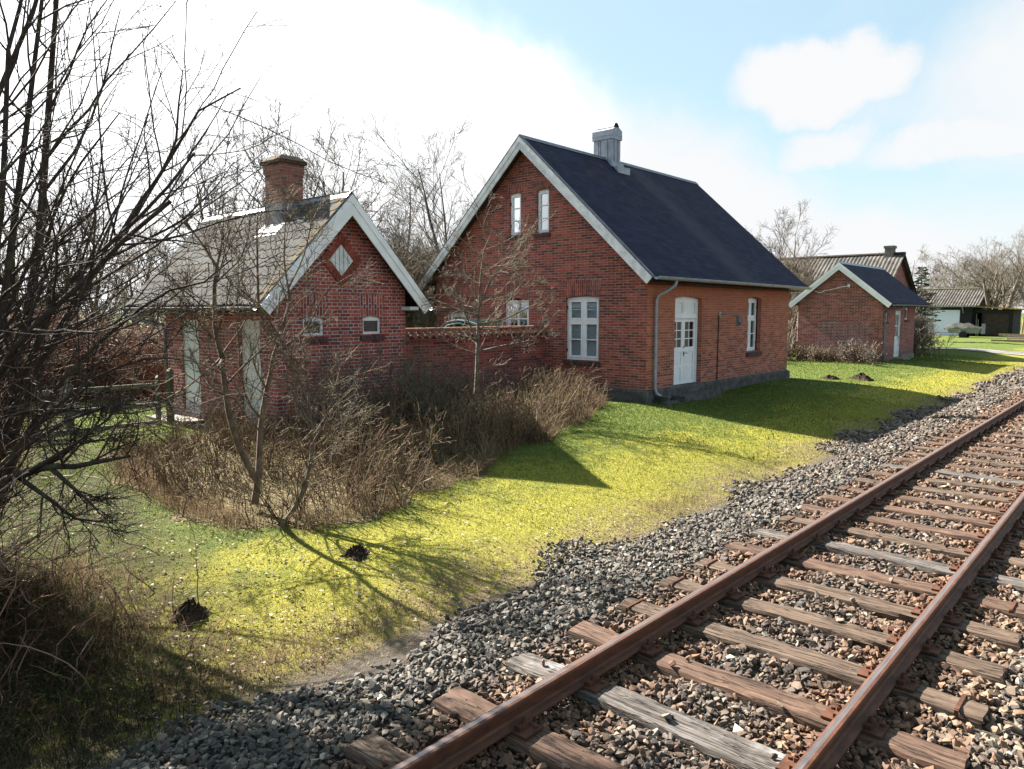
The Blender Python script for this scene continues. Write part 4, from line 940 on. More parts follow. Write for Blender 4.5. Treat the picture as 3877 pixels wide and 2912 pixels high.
    q.hexa([(cx0 - .24, cy0 - .10, zz(cx0 - .24) + .03), (cx0 - .24, cy1 + .10, zz(cx0 - .24) + .03), (cx0, cy1 + .10, zz(cx0) + .03), (cx0, cy0 - .10, zz(cx0) + .03)][::-1], [(cx0 - .24, cy0 - .10, zz(cx0 - .24) + .05), (cx0 - .24, cy1 + .10, zz(cx0 - .24) + .05), (cx0, cy1 + .10, zz(cx0) + .05), (cx0, cy0 - .10, zz(cx0) + .05)][::-1])
    q.build('flashing', M['lead'], ch)
M['brick_plain'] = simple('red_brick_unit', (0.31, 0.085, 0.06), 0.88, 0.2, var=0.5, scale=5.0)
M['capmoss'] = simple('mossy_mortar_cap', (0.10, 0.075, 0.052), 0.95, 0.1, var=0.6, scale=9.0, bstr=0.5)
outhouse()
for (x0, x1, y0, y1, z1), lab in (((6.42, 6.93, 15.25, 16.05, .12), 'concrete step block beside the fence post, left of the outhouse door'), ((6.36, 6.93, 14.35, 15.2, .13), 'flat concrete step under the farther white outhouse door'), ((6.5, 6.93, 12.0, 14.2, .10), 'long low concrete kerb along the outhouse wall with the doors')):
    q = MB(); q.box(x0, x1, y0, y1, -.2, z1); tag(q.build('concrete_step', M['concrete'], loc=((x0 + x1) / 2, (y0 + y1) / 2, -.1), bevel=.012), lab, 'step', 'concrete steps by the outhouse')

# ------------------------------------------------------------------ tiled garden wall
def garden_wall():
    t = thing('garden_wall', (10.2, 12.72, 0), 'red brick garden wall with terracotta tile coping, between the outhouse and the large house', 'wall')
    Y0, Y1 = 12.68, 12.95; zt = 1.80
    q = MB(); q.box(10.015, HX0 - .004, Y0, Y1, -.1, zt - .2); q.box(10.015, HX0 - .004, Y0 - .03, Y1 + .03, zt - .195, zt - .13); q.box(10.015, HX0 - .004, Y0 - .008, Y1 + .008, zt - .1295, zt - .05); q.build('wall', M['brick_wall'], t)
    V, F = [], []; xs = np.arange(10.03, HX0 - .02, .025)                          # wavy pantiles, one slope each way
    for sgn, (ya, yb, za, zb) in ((0, (Y0 - .10, (Y0 + Y1) / 2, zt - .06, zt + .06)), (1, (Y1 + .10, (Y0 + Y1) / 2, zt - .06, zt + .06))):
        k = len(V)
        for x in xs:
            ph = (x / .215) * 2 * math.pi; wv = .034 * math.sin(ph) + .012 * math.sin(2 * ph + .6)
            V += [(x, ya, za + wv), (x, yb, zb + wv), (x, ya, za + wv - .018), (x, yb, zb + wv - .018)]
        for i in range(len(xs) - 1):
            a = k + i * 4; b = a + 4
            F += [(a, b, b + 1, a + 1), (a + 2, a + 3, b + 3, b + 2), (a, a + 2, b + 2, b)]
    np_mesh('roof_tiles', np.array(V), np.array(F), M['terracotta'], t)
    q = MB(); q.tube([(10.03, (Y0 + Y1) / 2, zt + .085), (HX0 - .03, (Y0 + Y1) / 2, zt + .085)], .05, 8); q.build('ridge_tiles', M['terracotta'], t)
garden_wall()

# small car glimpsed over the wall
def small_car():
    t = thing('parked_car', (14.6, 14.2, .03), 'small dark green car with rounded roof, mostly hidden behind the tiled garden wall', 'car')
    prof = [(13.05, .3), (13.05, .95), (13.2, 1.45), (13.5, 1.85), (13.9, 2.05), (14.3, 2.11), (14.75, 2.06), (15.1, 1.88), (15.32, 1.55), (15.42, 1.1), (15.42, .3)]
    q = MB(); n = len(prof); secs = [[(x, (y - 14.25) * (1 - i) + 14.25, z - i * 1.3 * (z > 1)) for y, z in prof] for x, i in ((13.90, .10), (13.98, .035), (14.2, 0), (15.05, 0), (15.25, .035), (15.33, .10))]
    for c in secs: q.v += c
    for i in range(len(secs) - 1):
        for j in range(n): q.f.append((i * n + j, i * n + (j + 1) % n, (i + 1) * n + (j + 1) % n, (i + 1) * n + j)); q.mi.append(0)
    q.f += [tuple(range(n)), tuple(range((len(secs) - 1) * n + n - 1, (len(secs) - 1) * n - 1, -1))]; q.mi += [0, 0]
    q.build('body', M['green_car'], t, smooth=True)
    q = MB(); pr = [(14.3, 1.35), (14.3, 1.86), (14.65, 1.84), (14.95, 1.68), (15.12, 1.35)]; q.add([(13.885, y, z) for y, z in pr], [tuple(range(5))]); pr = [(13.4, 1.35), (13.6, 1.68), (13.95, 1.83), (14.2, 1.86), (14.2, 1.35)]; q.add([(13.885, y, z) for y, z in pr], [tuple(range(5))]); q.build('window', M['glass_dark'], t)
    q = MB(); q.tube([(13.97, 13.6, 1.95), (13.95, 14.0, 2.05), (13.95, 14.4, 2.07), (13.95, 14.8, 2.01), (13.95, 15.1, 1.84)], .022, 5); q.build('roof_rail', M['trailer'], t)
    for y in (13.55, 14.95):
        for x in (14.02, 15.2): q = MB(); q.tube([(x - .09, y, .32), (x + .09, y, .32)], .29, 14); q.build('wheel', M['rubber'], t)
small_car()

# ------------------------------------------------------------------ brick shed further down the line
def shed():
    X0, X1, Y0, Y1 = 35.14, 40.57, 9.49, 13.19; RY, RZ, EZ = 11.35, 4.53, 2.66
    t = thing('brick_shed', (X0, Y0, 0), 'mid-distance red brick shed with dark roof, white verge and bricked-up opening in its gable', 'shed')
    ra, rb = Y0 - .42, Y1 + .42; pitch = (RZ - EZ) / (RY - ra); wz = lambda y: RZ - .1 - abs(y - RY) * pitch
    fx, fy = Face('x', X0), Face('y', Y0); g = MB()
    wall(g, fx, Y0, Y1, -.1, None, (), (RY, RZ - .1, wz(Y0)), 0); wall(g, Face('x', X1), Y0, Y1, -.1, None, (), (RY, RZ - .1, wz(Y0)), 0)
    wa = (35.35, 35.95, 1.87, 2.22, .03); dr = (37.15, 38.15, .2, 2.33, 0.0); wb = (38.75, 39.37, 1.92, 2.45, .05)
    wall(g, fy, X0, X1, -.1, wz(Y0), (wa, dr, wb)); wall(g, Face('y', Y1), X0, X1, -.1, wz(Y1)); g.build('wall', M['brick_shed'], t)
    q = MB(); fx.quad(q, [(10.02, -.006, .15), (12.28, -.006, .15), (12.28, -.006, 1.86), (10.02, -.006, 1.86)]); q.build('brick_infill', M['brick_infill'], t)
    for w_ in (wa, wb): sill(t, fy, w_[0], w_[1], w_[2], M['brick_sill']); window(t, fy, *w_[:4], w_[4], 1, [1], depth=.05, glassm='glass_dark', fr=.05, fm='white_old', sf=.02)
    q = MB(); a, b, D = dr[0], dr[1], .03
    fy.box(q, a, a + .07, D, D + .09, .2, 2.33); fy.box(q, b - .07, b, D, D + .09, .2, 2.33); fy.box(q, a + .07, b - .07, D, D + .09, 2.26, 2.33); q.build('door_frame', M['white_old'], t)
    q = MB(); fy.box(q, a + .07, b - .07, D + .03, D + .07, .2, 1.15); fy.box(q, a + .07, a + .2, D + .03, D + .07, 1.15, 2.26); fy.box(q, b - .2, b - .07, D + .03, D + .07, 1.15, 2.26); fy.box(q, a + .2, b - .2, D + .03, D + .07, 2.16, 2.26)
    fy.box(q, a + .2, b - .2, D + .032, D + .066, 1.62, 1.66); fy.box(q, (a + b) / 2 - .02, (a + b) / 2 + .02, D + .031, D + .068, 1.15, 2.16)
    for u in (a + .2, b - .26): fy.box(q, u, u + .06, D + .015, D + .03, .3, 1.05)
    d = q.build('door', M['white_old'], t); q = MB(); fy.quad(q, [(a + .2, D + .05, 1.15), (b - .2, D + .05, 1.15), (b - .2, D + .05, 2.16), (a + .2, D + .05, 2.16)]); q.build('pane', M['glass_dark'], d)
    door_handle(d, Face('y', Y0 + D + .03), b - .14, 1.1, -1)
    q = MB(); q.box(37.0, 38.3, Y0 - .45, Y0 - .001, -.15, .17); q.box(38.3, X1 + .02, Y0 - .05, Y0 - .001, -.15, .25); q.build('door_step', M['concrete'], t)
    rf = gable_roof(t, 'x', X0 - .26, X1 + 1.0, ra, rb, RY, RZ, EZ, EZ, .08, M['felt'])
    q = MB(); q.prism([(X0 - .27, RY - .12, RZ - .09), (X0 - .27, RY, RZ + .025), (X0 - .27, RY + .12, RZ - .09)], (X1 - X0 + 1.28, 0, 0)); q.build('ridge_cap', M['zinc'], rf)
    barge_board(t, 'x', X0 - .235, -1, ra, rb, RY, RZ - .01, EZ - .01, EZ - .01, .26, M['white'], .028)
    q = MB()
    for s in (ra, rb): q.prism([(X0 - .23, s, EZ - .09), (X0 - .001, s, EZ - .09), (X0 - .001, RY, RZ - .10), (X0 - .23, RY, RZ - .10)], (0, 0, .02))
    q.box(X0 - .2, X1 + .8, ra + .03, Y0 - .001, EZ - .14, EZ - .12); q.build('soffit', M['soffit'], t)
    gutter(t, (X0 - .2, ra - .06, EZ - .06), (X1 + 1.0, ra - .06, EZ - .06), (0, -1, 0), .06, 'zinc_dark')
    q = MB(); x = X0 + .12; q.tube([(x + 1.15, ra - .06, EZ - .1), (x + 1.13, ra - .05, EZ - .24), (x + .08, Y0 - .10, EZ - .36), (x, Y0 - .07, EZ - .46), (x, Y0 - .07, .5), (x, Y0 - .07, .05)], .04, 8); q.build('downpipe', M['zinc_dark'], t, smooth=True)
    q = MB(); q.tube([(X0 - .05, 10.95, 3.42), (X0 - .05, 10.95, 3.50), (X0 - .05, 10.95, 3.53)], [.06, .06, .03], 8); q.box(X0 - .05, X0 - .001, 10.93, 10.97, 3.38, 3.42); q.build('insulator', M['white'], t)
    q = MB(); q.tube([(X0 - .06, 10.98, 3.44), (X0 - .08, 11.3, 3.40), (X0 - .08, 11.55, 3.33), (X0 - .08, 11.8, 3.28), (X0 - .08, 12.0, 3.26), (X0 - .08, 12.12, 3.18), (X0 - .08, 12.25, 3.17), (X0 - .08, 12.4, 3.24)], .018, 6); q.build('cable', M['white_old'], t)
    q = MB(); q.tube([(X0 + .1, Y1 + .03, .9), (X0 + .1, Y1 + .03, 2.3)], .02, 6); q.build('conduit', M['white_old'], t)
shed()

# ------------------------------------------------------------------ far buildings
def corrugated(mb_v, mb_f, p0, along, down, L, D, wave=.20, amp=.035):
    n = int(L / (wave / 4)); k = len(mb_v); nn = np.cross(along, down); nn = nn if nn[2] > 0 else -nn
    for i in range(n + 1):
        s = L * i / n; o = nn * amp * math.sin(2 * math.pi * s / wave)
        for q in (0, .5, 1.0): mb_v.append(p0 + along * s + down * D * q + o)
    for i in range(n):
        for j in range(2): a = k + i * 3 + j; mb_f.append((a, a + 3, a + 4, a + 1))
M['corr'] = simple('corrugated_cement', (0.095, 0.088, 0.08), 0.8, 0.2, var=0.6, scale=1.6)
def far_house():
    X0, X1, Y0, Y1 = 42.3, 49.7, 11.75, 22.0; RX, RZ, EZ = 46.0, 5.52, 2.9
    t = thing('farm_house', (X0, Y0, 0), 'long house with striped corrugated roof and stub chimney behind the brick shed', 'house')
    g = MB(); wall(g, Face('y', Y0), X0, X1, -.1, None, (), (RX, RZ - .1, EZ), 0); wall(g, Face('y', Y1), X0, X1, -.1, None, (), (RX, RZ - .1, EZ), 0)
    wall(g, Face('x', X0), Y0, Y1, -.1, EZ); wall(g, Face('x', X1), Y0, Y1, -.1, EZ); g.build('wall', M['brick_shed'], t)
    V, F = [], []; D = math.hypot(4.1, RZ - EZ + .3)
    for sx in (-1, 1):
        dn = np.array([sx * 4.1, 0, -(RZ - EZ + .28)]); dn /= np.linalg.norm(dn)
        corrugated(V, F, np.array([RX, Y0 - .35, RZ]), np.array([0, 1.0, 0]), dn, Y1 - Y0 + .7, D, .21, .022)
    rf = np_mesh('roof', np.array(V), np.array(F), M['corr'], t)
    q = MB(); q.tube([(RX, Y0 - .36, RZ + .03), (RX, Y1 + .36, RZ + .03)], .09, 8); q.build('ridge_cap', M['soffit'], rf)
    q = MB(); q.box(45.75, 46.25, 11.98, 12.42, 4.9, 5.86); q.box(45.70, 46.30, 11.93, 12.47, 5.86, 6.0); q.build('chimney', M['concrete'], t)
far_house()
M['sky_white'] = simple('sky_tinted_white_paint', (0.66, 0.70, 0.88), 0.6, 0.3, var=0.08)  # white door, blue of the sky light mixed into its colour
def garage():
    X0, Y0, Y1 = 78.8, 13.7, 19.5; dp = 7.0; EZ, RZ = 2.85, 4.45
    t = thing('garage', (X0, Y0, 0), 'black tarred garage with corrugated roof and a wide white door', 'garage')
    fx = Face('x', X0); g = MB(); op = (14.68, 17.5, .05, 2.45, 0.0)
    wall(g, fx, Y0, Y1, -.1, EZ - .1, (op,), None, .15); wall(g, Face('x', X0 + dp), Y0, Y1, -.1, EZ - .1)
    for yy in (Y0, Y1): wall(g, Face('y', yy), X0, X0 + dp, -.1, None, (), (X0 + dp / 2, RZ - .1, EZ - .1), 0)
    g.build('wall', M['tar'], t)
    q = MB(); fx.box(q, *op[:2], .04, .09, op[2], op[3]); d = q.build('garage_door', M['sky_white'], t)
    V, F = [], []
    for sx in (-1, 1):
        dn = np.array([sx * (dp / 2 + .4), 0, -(RZ - EZ)]); D = np.linalg.norm(dn); dn /= D
        corrugated(V, F, np.array([X0 + dp / 2, Y0 - .6, RZ]), np.array([0, 1.0, 0]), dn, Y1 - Y0 + 1.0, D, .24, .035)
    rf = np_mesh('roof', np.array(V), np.array(F), M['corr'], t)
    q = MB(); q.tube([(X0 + dp / 2, Y0 - .6, RZ + .04), (X0 + dp / 2, Y1 + .4, RZ + .04)], .09, 6); q.build('ridge_cap', M['oldwood'], rf)
    gutter(t, (X0 - .45, Y0 - .3, EZ - .06), (X0 - .45, Y1 + .3, EZ - .06), (-1, 0, 0), .08, 'trailer')
    q = MB(); q.tube([(X0 - .45, 14.45, EZ - .1), (X0 - .3, 14.42, EZ - .4), (X0 - .06, 14.4, EZ - .7), (X0 - .06, 14.4, .1)], .05, 6); q.build('downpipe', M['trailer'], t)
    t2 = thing('lean_to', (X0 + .5, 10.4, 0), 'low dark flat-roofed lean-to with open doorway beside the garage', 'shed')
    g = MB(); wall(g, Face('x', X0 + .4), 10.6, 13.69, -.1, 2.5, ((13.0, 13.55, 0, 2.2, 0.0),), None, .1); wall(g, Face('y', 10.6), X0 + .4, X0 + 5, -.1, 2.5); wall(g, Face('x', X0 + 5), 10.6, 13.69, -.1, 2.5); g.build('wall', M['tar'], t2)
    q = MB(); q.hexa([(X0 + .1, 10.0, 2.45), (X0 + 5.2, 10.0, 2.45), (X0 + 5.2, 13.68, 2.7), (X0 + .1, 13.68, 2.7)], [(X0 + .1, 10.0, 2.55), (X0 + 5.2, 10.0, 2.55), (X0 + 5.2, 13.68, 2.82), (X0 + .1, 13.68, 2.82)]); q.build('roof', M['moss_board'], t2)
    q = MB(); fx2 = Face('x', X0 + .38); fx2.box(q, 10.9, 12.8, -.03, .0, .15, 2.1); q.build('door', M['soffit'], t2)
garage()
def far_props():
    q = MB(); q.tube([(78.3, 9.8, 0), (78.5, 9.7, 1.9)], .07, 6); tag(q.build('leaning_pole', M['cutwood'], loc=(78.3, 9.8, 0)), 'pale pole leaning at the corner of the lean-to', 'pole')
    for i, (y, lab) in enumerate(((13.35, 'longer grey pole leaning in the doorway between garage and lean-to'), (13.2, 'shorter pale pole leaning in the doorway between garage and lean-to'))):
        q = MB(); q.tube([(78.7, y - .05, .05), (79.0, y + .03, 2.1 - i * .5)], .05, 6); tag(q.build('leaning_pole', M['oldwood'], loc=(78.7, y, 0)), lab, 'pole', 'poles by the lean-to')
    # covered trailer
    bx, by = 74.0, 13.35
    t = thing('boat_trailer', (bx, by, 0), 'open blue grey trailer heaped with a tarpaulin in front of the garage door', 'trailer')
    q = MB(); q.hexa([(bx - .6, by - 1.1, .45), (bx + .6, by - 1.1, .45), (bx + .6, by + 1.1, .45), (bx - .6, by + 1.1, .45)], [(bx - .75, by - 1.35, .95), (bx + .75, by - 1.35, .95), (bx + .75, by + 1.2, .85), (bx - .75, by + 1.2, .85)]); q.box(bx - .78, bx + .78, by - 1.40, by - 1.352, .4, 1.25); q.build('body', M['trailer'], t)
    r = np.random.RandomState(4); V = []; nx = 9; ny = 13
    for i in range(nx):
        for j in range(ny):
            a, b = i / (nx - 1), j / (ny - 1); e = min(a, 1 - a, b, 1 - b) * 4
            V.append((bx - .85 + 1.7 * a, by - 1.1 + 2.6 * b, .92 + min(1, e) * .32 + r.normal(0, .05) - .25 * max(0, b - .7)))
    F = [(i * ny + j, (i + 1) * ny + j, (i + 1) * ny + j + 1, i * ny + j + 1) for i in range(nx - 1) for j in range(ny - 1)]
    np_mesh('tarpaulin', np.array(V), np.array(F), M['tarp'], t, smooth=True)
    for s in (-1, 1): q = MB(); q.tube([(bx + s * .62, by, .3), (bx + s * .82, by, .3)], .3, 12); q.build('wheel', M['rubber'], t)
    q = MB(); q.box(bx - .04, bx + .04, by + 1.1, by + 2.2, .42, .48); q.build('drawbar', M['trailer'], t)
    # planks piled on the grass
    pl = [(66.5, 8.9, .06, 2.6, .05, 'lowest pale plank lying on the grass in front of the timber pile'), (68.0, 8.0, .18, 2.8, -.08, 'thick pale beam on top of the timber pile'), (68.4, 8.2, .32, 3.0, -.1, 'grey brown beam along the back of the timber pile'), (67.2, 7.8, .05, 2.4, .1, 'short pale plank at the gate end of the timber pile'), (69.0, 9.0, .42, 2.2, .0, 'thin yellowish board topmost on the timber pile')]
    for x, y, z, L, a, lab in pl:
        o = bpy.data.objects.new('timber_beam', None); q = MB(); q.box(-.14, .14, -L / 2, L / 2, -.08, .08)
        b = q.build('timber_beam', M['cutwood'] if 'grey' not in lab else M['oldwood']); b.location = (x, y, z + .06); b.rotation_euler = (0, 0, a); tag(b, lab, 'plank', 'timber piled on the grass by the gate')
    # metal gate with white posts
    for y, h, lab in ((6.4, 1.35, 'taller rounded white gate post'), (6.75, 1.3, 'slimmer white gate post beside the taller one')):
        q = MB(); x = 58.0; q.tube([(x, y, -.05), (x, y, h - .05), (x, y, h)], [.085, .085, .05], 10); tag(q.build('gate_post', M['white'], loc=(x, y, 0)), lab, 'post', 'white posts of the metal gate')
    t = thing('metal_gate', (58.0, 5.6, 0), 'grey tubular metal gate with wire mesh at the right edge of the photo', 'gate')
    q = MB(); y0, y1 = 3.9, 6.28
    for z in (.2, .62, 1.05): q.tube([(58, y0, z), (58, y1, z)], .025, 6)
    for y in (y0, y1, (y0 + y1) / 2): q.tube([(58, y, .2), (58, y, 1.05)], .025, 6)
    q.tube([(58, y0, .2), (58, y1, 1.05)], .02, 6); q.build('frame', M['trailer'], t)
    q = MB()
    for k in range(24): yy = y0 + (y1 - y0) * k / 24; q.tube([(58, yy, .2), (58, yy, 1.05)], .004, 3, False)
    for k in range(9): z = .2 + .85 * k / 9; q.tube([(58, y0, z), (58, y1, z)], .004, 3, False)
    q.build('mesh', M['zinc'], t)
    # pale track across the lawn
    V = []; n = 24
    for i in range(n + 1):
        y = 4.9 + (14.0 - 4.9) * i / n; x = 51.0 + .5 * math.sin(y * .5)
        V += [(x - 1.3, y, float(gz(x - 1.3, y)) + .03), (x, y, float(gz(x, y)) + .045), (x + 1.3, y, float(gz(x + 1.3, y)) + .03)]
    tag(np_mesh('path', np.array(V), np.array([(i * 3 + j, i * 3 + j + 1, i * 3 + j + 4, i * 3 + j + 3) for i in range(n) for j in range(2)]), M['dust_path'], smooth=True), kind='structure')
far_props()

# ------------------------------------------------------------------ post and rail fence
def fence():
    t = thing('wooden_fence', (5.0, 14.9, 0), 'weathered post-and-rail fence between the outhouse corner and the bushes', 'fence')
    r = random.Random(2); px = [6.20, 6.42, 4.62, 2.9, 1.2, -0.5]; ht = [1.02, 1.14, 1.12, 1.1, 1.08, 1.1]
    for x, h in zip(px, ht):
        q = MB(); y = 14.9 if x != 6.42 else 14.86; rr = .075 if x != 6.20 else .05
        q.tube([(x, y, -.1), (x + .01, y, h * .5), (x + r.uniform(-.02, .02), y, h - .015), (x, y, h)], [rr, rr, rr, rr * .85], 9); q.build('post', M['oldwood'], t)
    for z, n in ((.86, 1), (.48, 2), (.12, 3)):
        q = MB(); q.hexa([(-2, 14.80, z - .045), (6.22, 14.80, z - .04), (6.22, 14.845, z - .04), (-2, 14.845, z - .045)], [(-2, 14.80, z + .045), (6.22, 14.80, z + .05), (6.22, 14.845, z + .05), (-2, 14.845, z + .045)]); q.build('rail', M['oldwood'], t)
fence()

# ------------------------------------------------------------------ molehills and litter
def molehill(x, y, rad, h, lab, seed):
    r = np.random.RandomState(seed); V, F = [], []; n, k = 26, 9
    z0 = float(gz(x, y))
    for i in range(k + 1):
        t_ = i / k
        for j in range(n):
            a = 2 * math.pi * j / n; rr = rad * t_ * (1 + .22 * math.sin(a * 3 + seed) + .12 * math.sin(a * 5) + r.normal(0, .05)); V.append((x + rr * math.cos(a), y + rr * math.sin(a), z0 - .02 + h * (1 - t_ ** 1.6) + r.normal(0, .022) * (1.5 - t_)))
    for i in range(k):
        for j in range(n): F.append((i * n + j, (i + 1) * n + j, (i + 1) * n + (j + 1) % n, i * n + (j + 1) % n))
    o = np_mesh('molehill', np.array(V), np.array(F), M['soil'], loc=(x, y, z0)); tag(o, lab, 'molehill', 'molehills on the lawn')

molehill(4.42, 6.04, .15, .09, 'crumbly dark molehill at the shadow of the forked tree', 1)
molehill(2.68, 6.02, .17, .13, 'large dark molehill beside the dry grass clump, nearest the camera', 2)
molehill(27.3, 7.95, .38, .22, 'taller distant molehill on the lawn beyond the large house', 3)
molehill(26.2, 8.66, .32, .12, 'flatter distant molehill at the edge of the house shadow', 4)

def scatter_blades(x, y, h, wdt, lean, rnd, name, m, r, zoff=0.0, label=None, cat=None):
    n = len(x); a = r.uniform(0, 2 * math.pi, n); z = gz(x, y) - .005 + zoff
    lx, ly = np.cos(a) * lean * h, np.sin(a) * lean * h; b = a + r.uniform(1.0, 2.1, n); wx, wy = np.cos(b) * wdt, np.sin(b) * wdt
    V = np.stack([np.stack([x - wx, y - wy, z], -1), np.stack([x + wx, y + wy, z], -1), np.stack([x + lx * .35 + wx * .7, y + ly * .35 + wy * .7, z + h * .6], -1), np.stack([x + lx * .35 - wx * .7, y + ly * .35 - wy * .7, z + h * .6], -1),
                  np.stack([x + lx + wx * .1, y + ly + wy * .1, z + h * (1 - .25 * lean)], -1), np.stack([x + lx - wx * .1, y + ly - wy * .1, z + h * (1 - .25 * lean)], -1)], 1)
    base = np.arange(n)[:, None] * 6; F = np.concatenate([base + np.array([[0, 1, 2, 3]]), base + np.array([[3, 2, 4, 5]])])
    return tag(np_mesh(name, V.reshape(-1, 3), F, m, attrs={'rnd': np.repeat(rnd, 6)}), label, cat, kind='stuff')
def lawn():
    r = np.random.RandomState(21); X, Y, Hh, Wd = [], [], [], []
    for x0, x1, y0, y1, n, h, wd in ((1.2, 6.5, 4.3, 12, 70000, .022, .0035), (6.5, 12, 4.4, 11, 60000, .026, .005), (12, 22, 4.6, 10, 50000, .032, .008), (22, 45, 4.6, 13, 40000, .03, .014), (0, 7, 11, 19, 25000, .05, .007)):
        X.append(r.uniform(x0, x1, n)); Y.append(r.uniform(y0, y1, n)); Hh.append(h * .8 * r.lognormal(0, .4, n)); Wd.append(np.full(n, wd))
    x, y, h, wd = (np.concatenate(a) for a in (X, Y, Hh, Wd))
    k = frustum(x, y, gz(x, y), .12, .12) & ~(in_bed(x, y) & (r.rand(len(x)) < .9)) & ~((x > HX0 - .1) & (x < HX1 + .2) & (y > HY0 - .15)) & ~((x > 35) & (x < 40.6) & (y > 9.4)) & (y > 4.45 - .3 * np.clip((7.5 - x) / 4, 0, 1) + .2 * np.sin(x * 1.7) + .2 * np.sin(x * .6)) & ~((np.abs(x - 51) < 1.9))
    patch = np.sin(x * 1.1 + 1.3 * np.sin(y * .9)) * np.sin(y * 1.4 + .8 * np.sin(x * .7))
    yel = np.clip((9.2 - y) / 3.6, 0, 1)
    rnd = np.clip(.10 + .46 * yel + .12 * patch + r.normal(0, .08, len(x)), 0, .97); rnd = np.where(r.rand(len(x)) < .02 + .65 * np.clip((5.5 + .35 * np.sin(x * 1.9) - y) / .6, 0, 1), 1.0, rnd)
    tall = r.rand(len(x)) < .02; h = np.where(tall, h * 2.4, h); rnd = np.where(tall, rnd * .4, rnd)
    scatter_blades(x[k], y[k], h[k], wd[k], r.uniform(.3, 1.0, k.sum()), rnd[k], 'grass', M['blade'], r, label='short mossy yellow green lawn grass', cat='grass')
    # dead leaves
    n = 5200; lx = np.concatenate([r.uniform(1.8, 7.5, n), r.uniform(7, 16, 1500)]); ly = np.concatenate([r.uniform(4.6, 10.5, n), r.uniform(4.6, 8.5, 1500)])
    kk = frustum(lx, ly, gz(lx, ly), .1, .1) & (r.rand(len(lx)) < np.clip(.25 + .6 * np.exp(-((lx - 3.6) ** 2) / 4) + .5 * (ly < 5.3), 0, 1)); lx, ly = lx[kk], ly[kk]; n = len(lx)
    a = r.uniform(0, 6.28, n); s = r.uniform(.010, .026, n); z = gz(lx, ly) + r.uniform(.012, .03, n); ca, sa = np.cos(a) * s, np.sin(a) * s; b = r.uniform(.4, .65, n)
    V = np.stack([np.stack([lx - ca, ly - sa, z], -1), np.stack([lx + sa * b, ly - ca * b, z + s * r.uniform(-.1, .5, n)], -1), np.stack([lx + ca, ly + sa, z + s * r.uniform(-.1, .3, n)], -1), np.stack([lx - sa * b, ly + ca * b, z + s * r.uniform(0, .6, n)], -1)], 1)
    tag(np_mesh('dead_leaves', V.reshape(-1, 3), np.arange(4 * n).reshape(-1, 4), M['leaf'], attrs={'rnd': np.repeat(r.rand(n), 4)}), 'pale dead leaves strewn over the lawn', 'leaves', kind='stuff')
lawn()

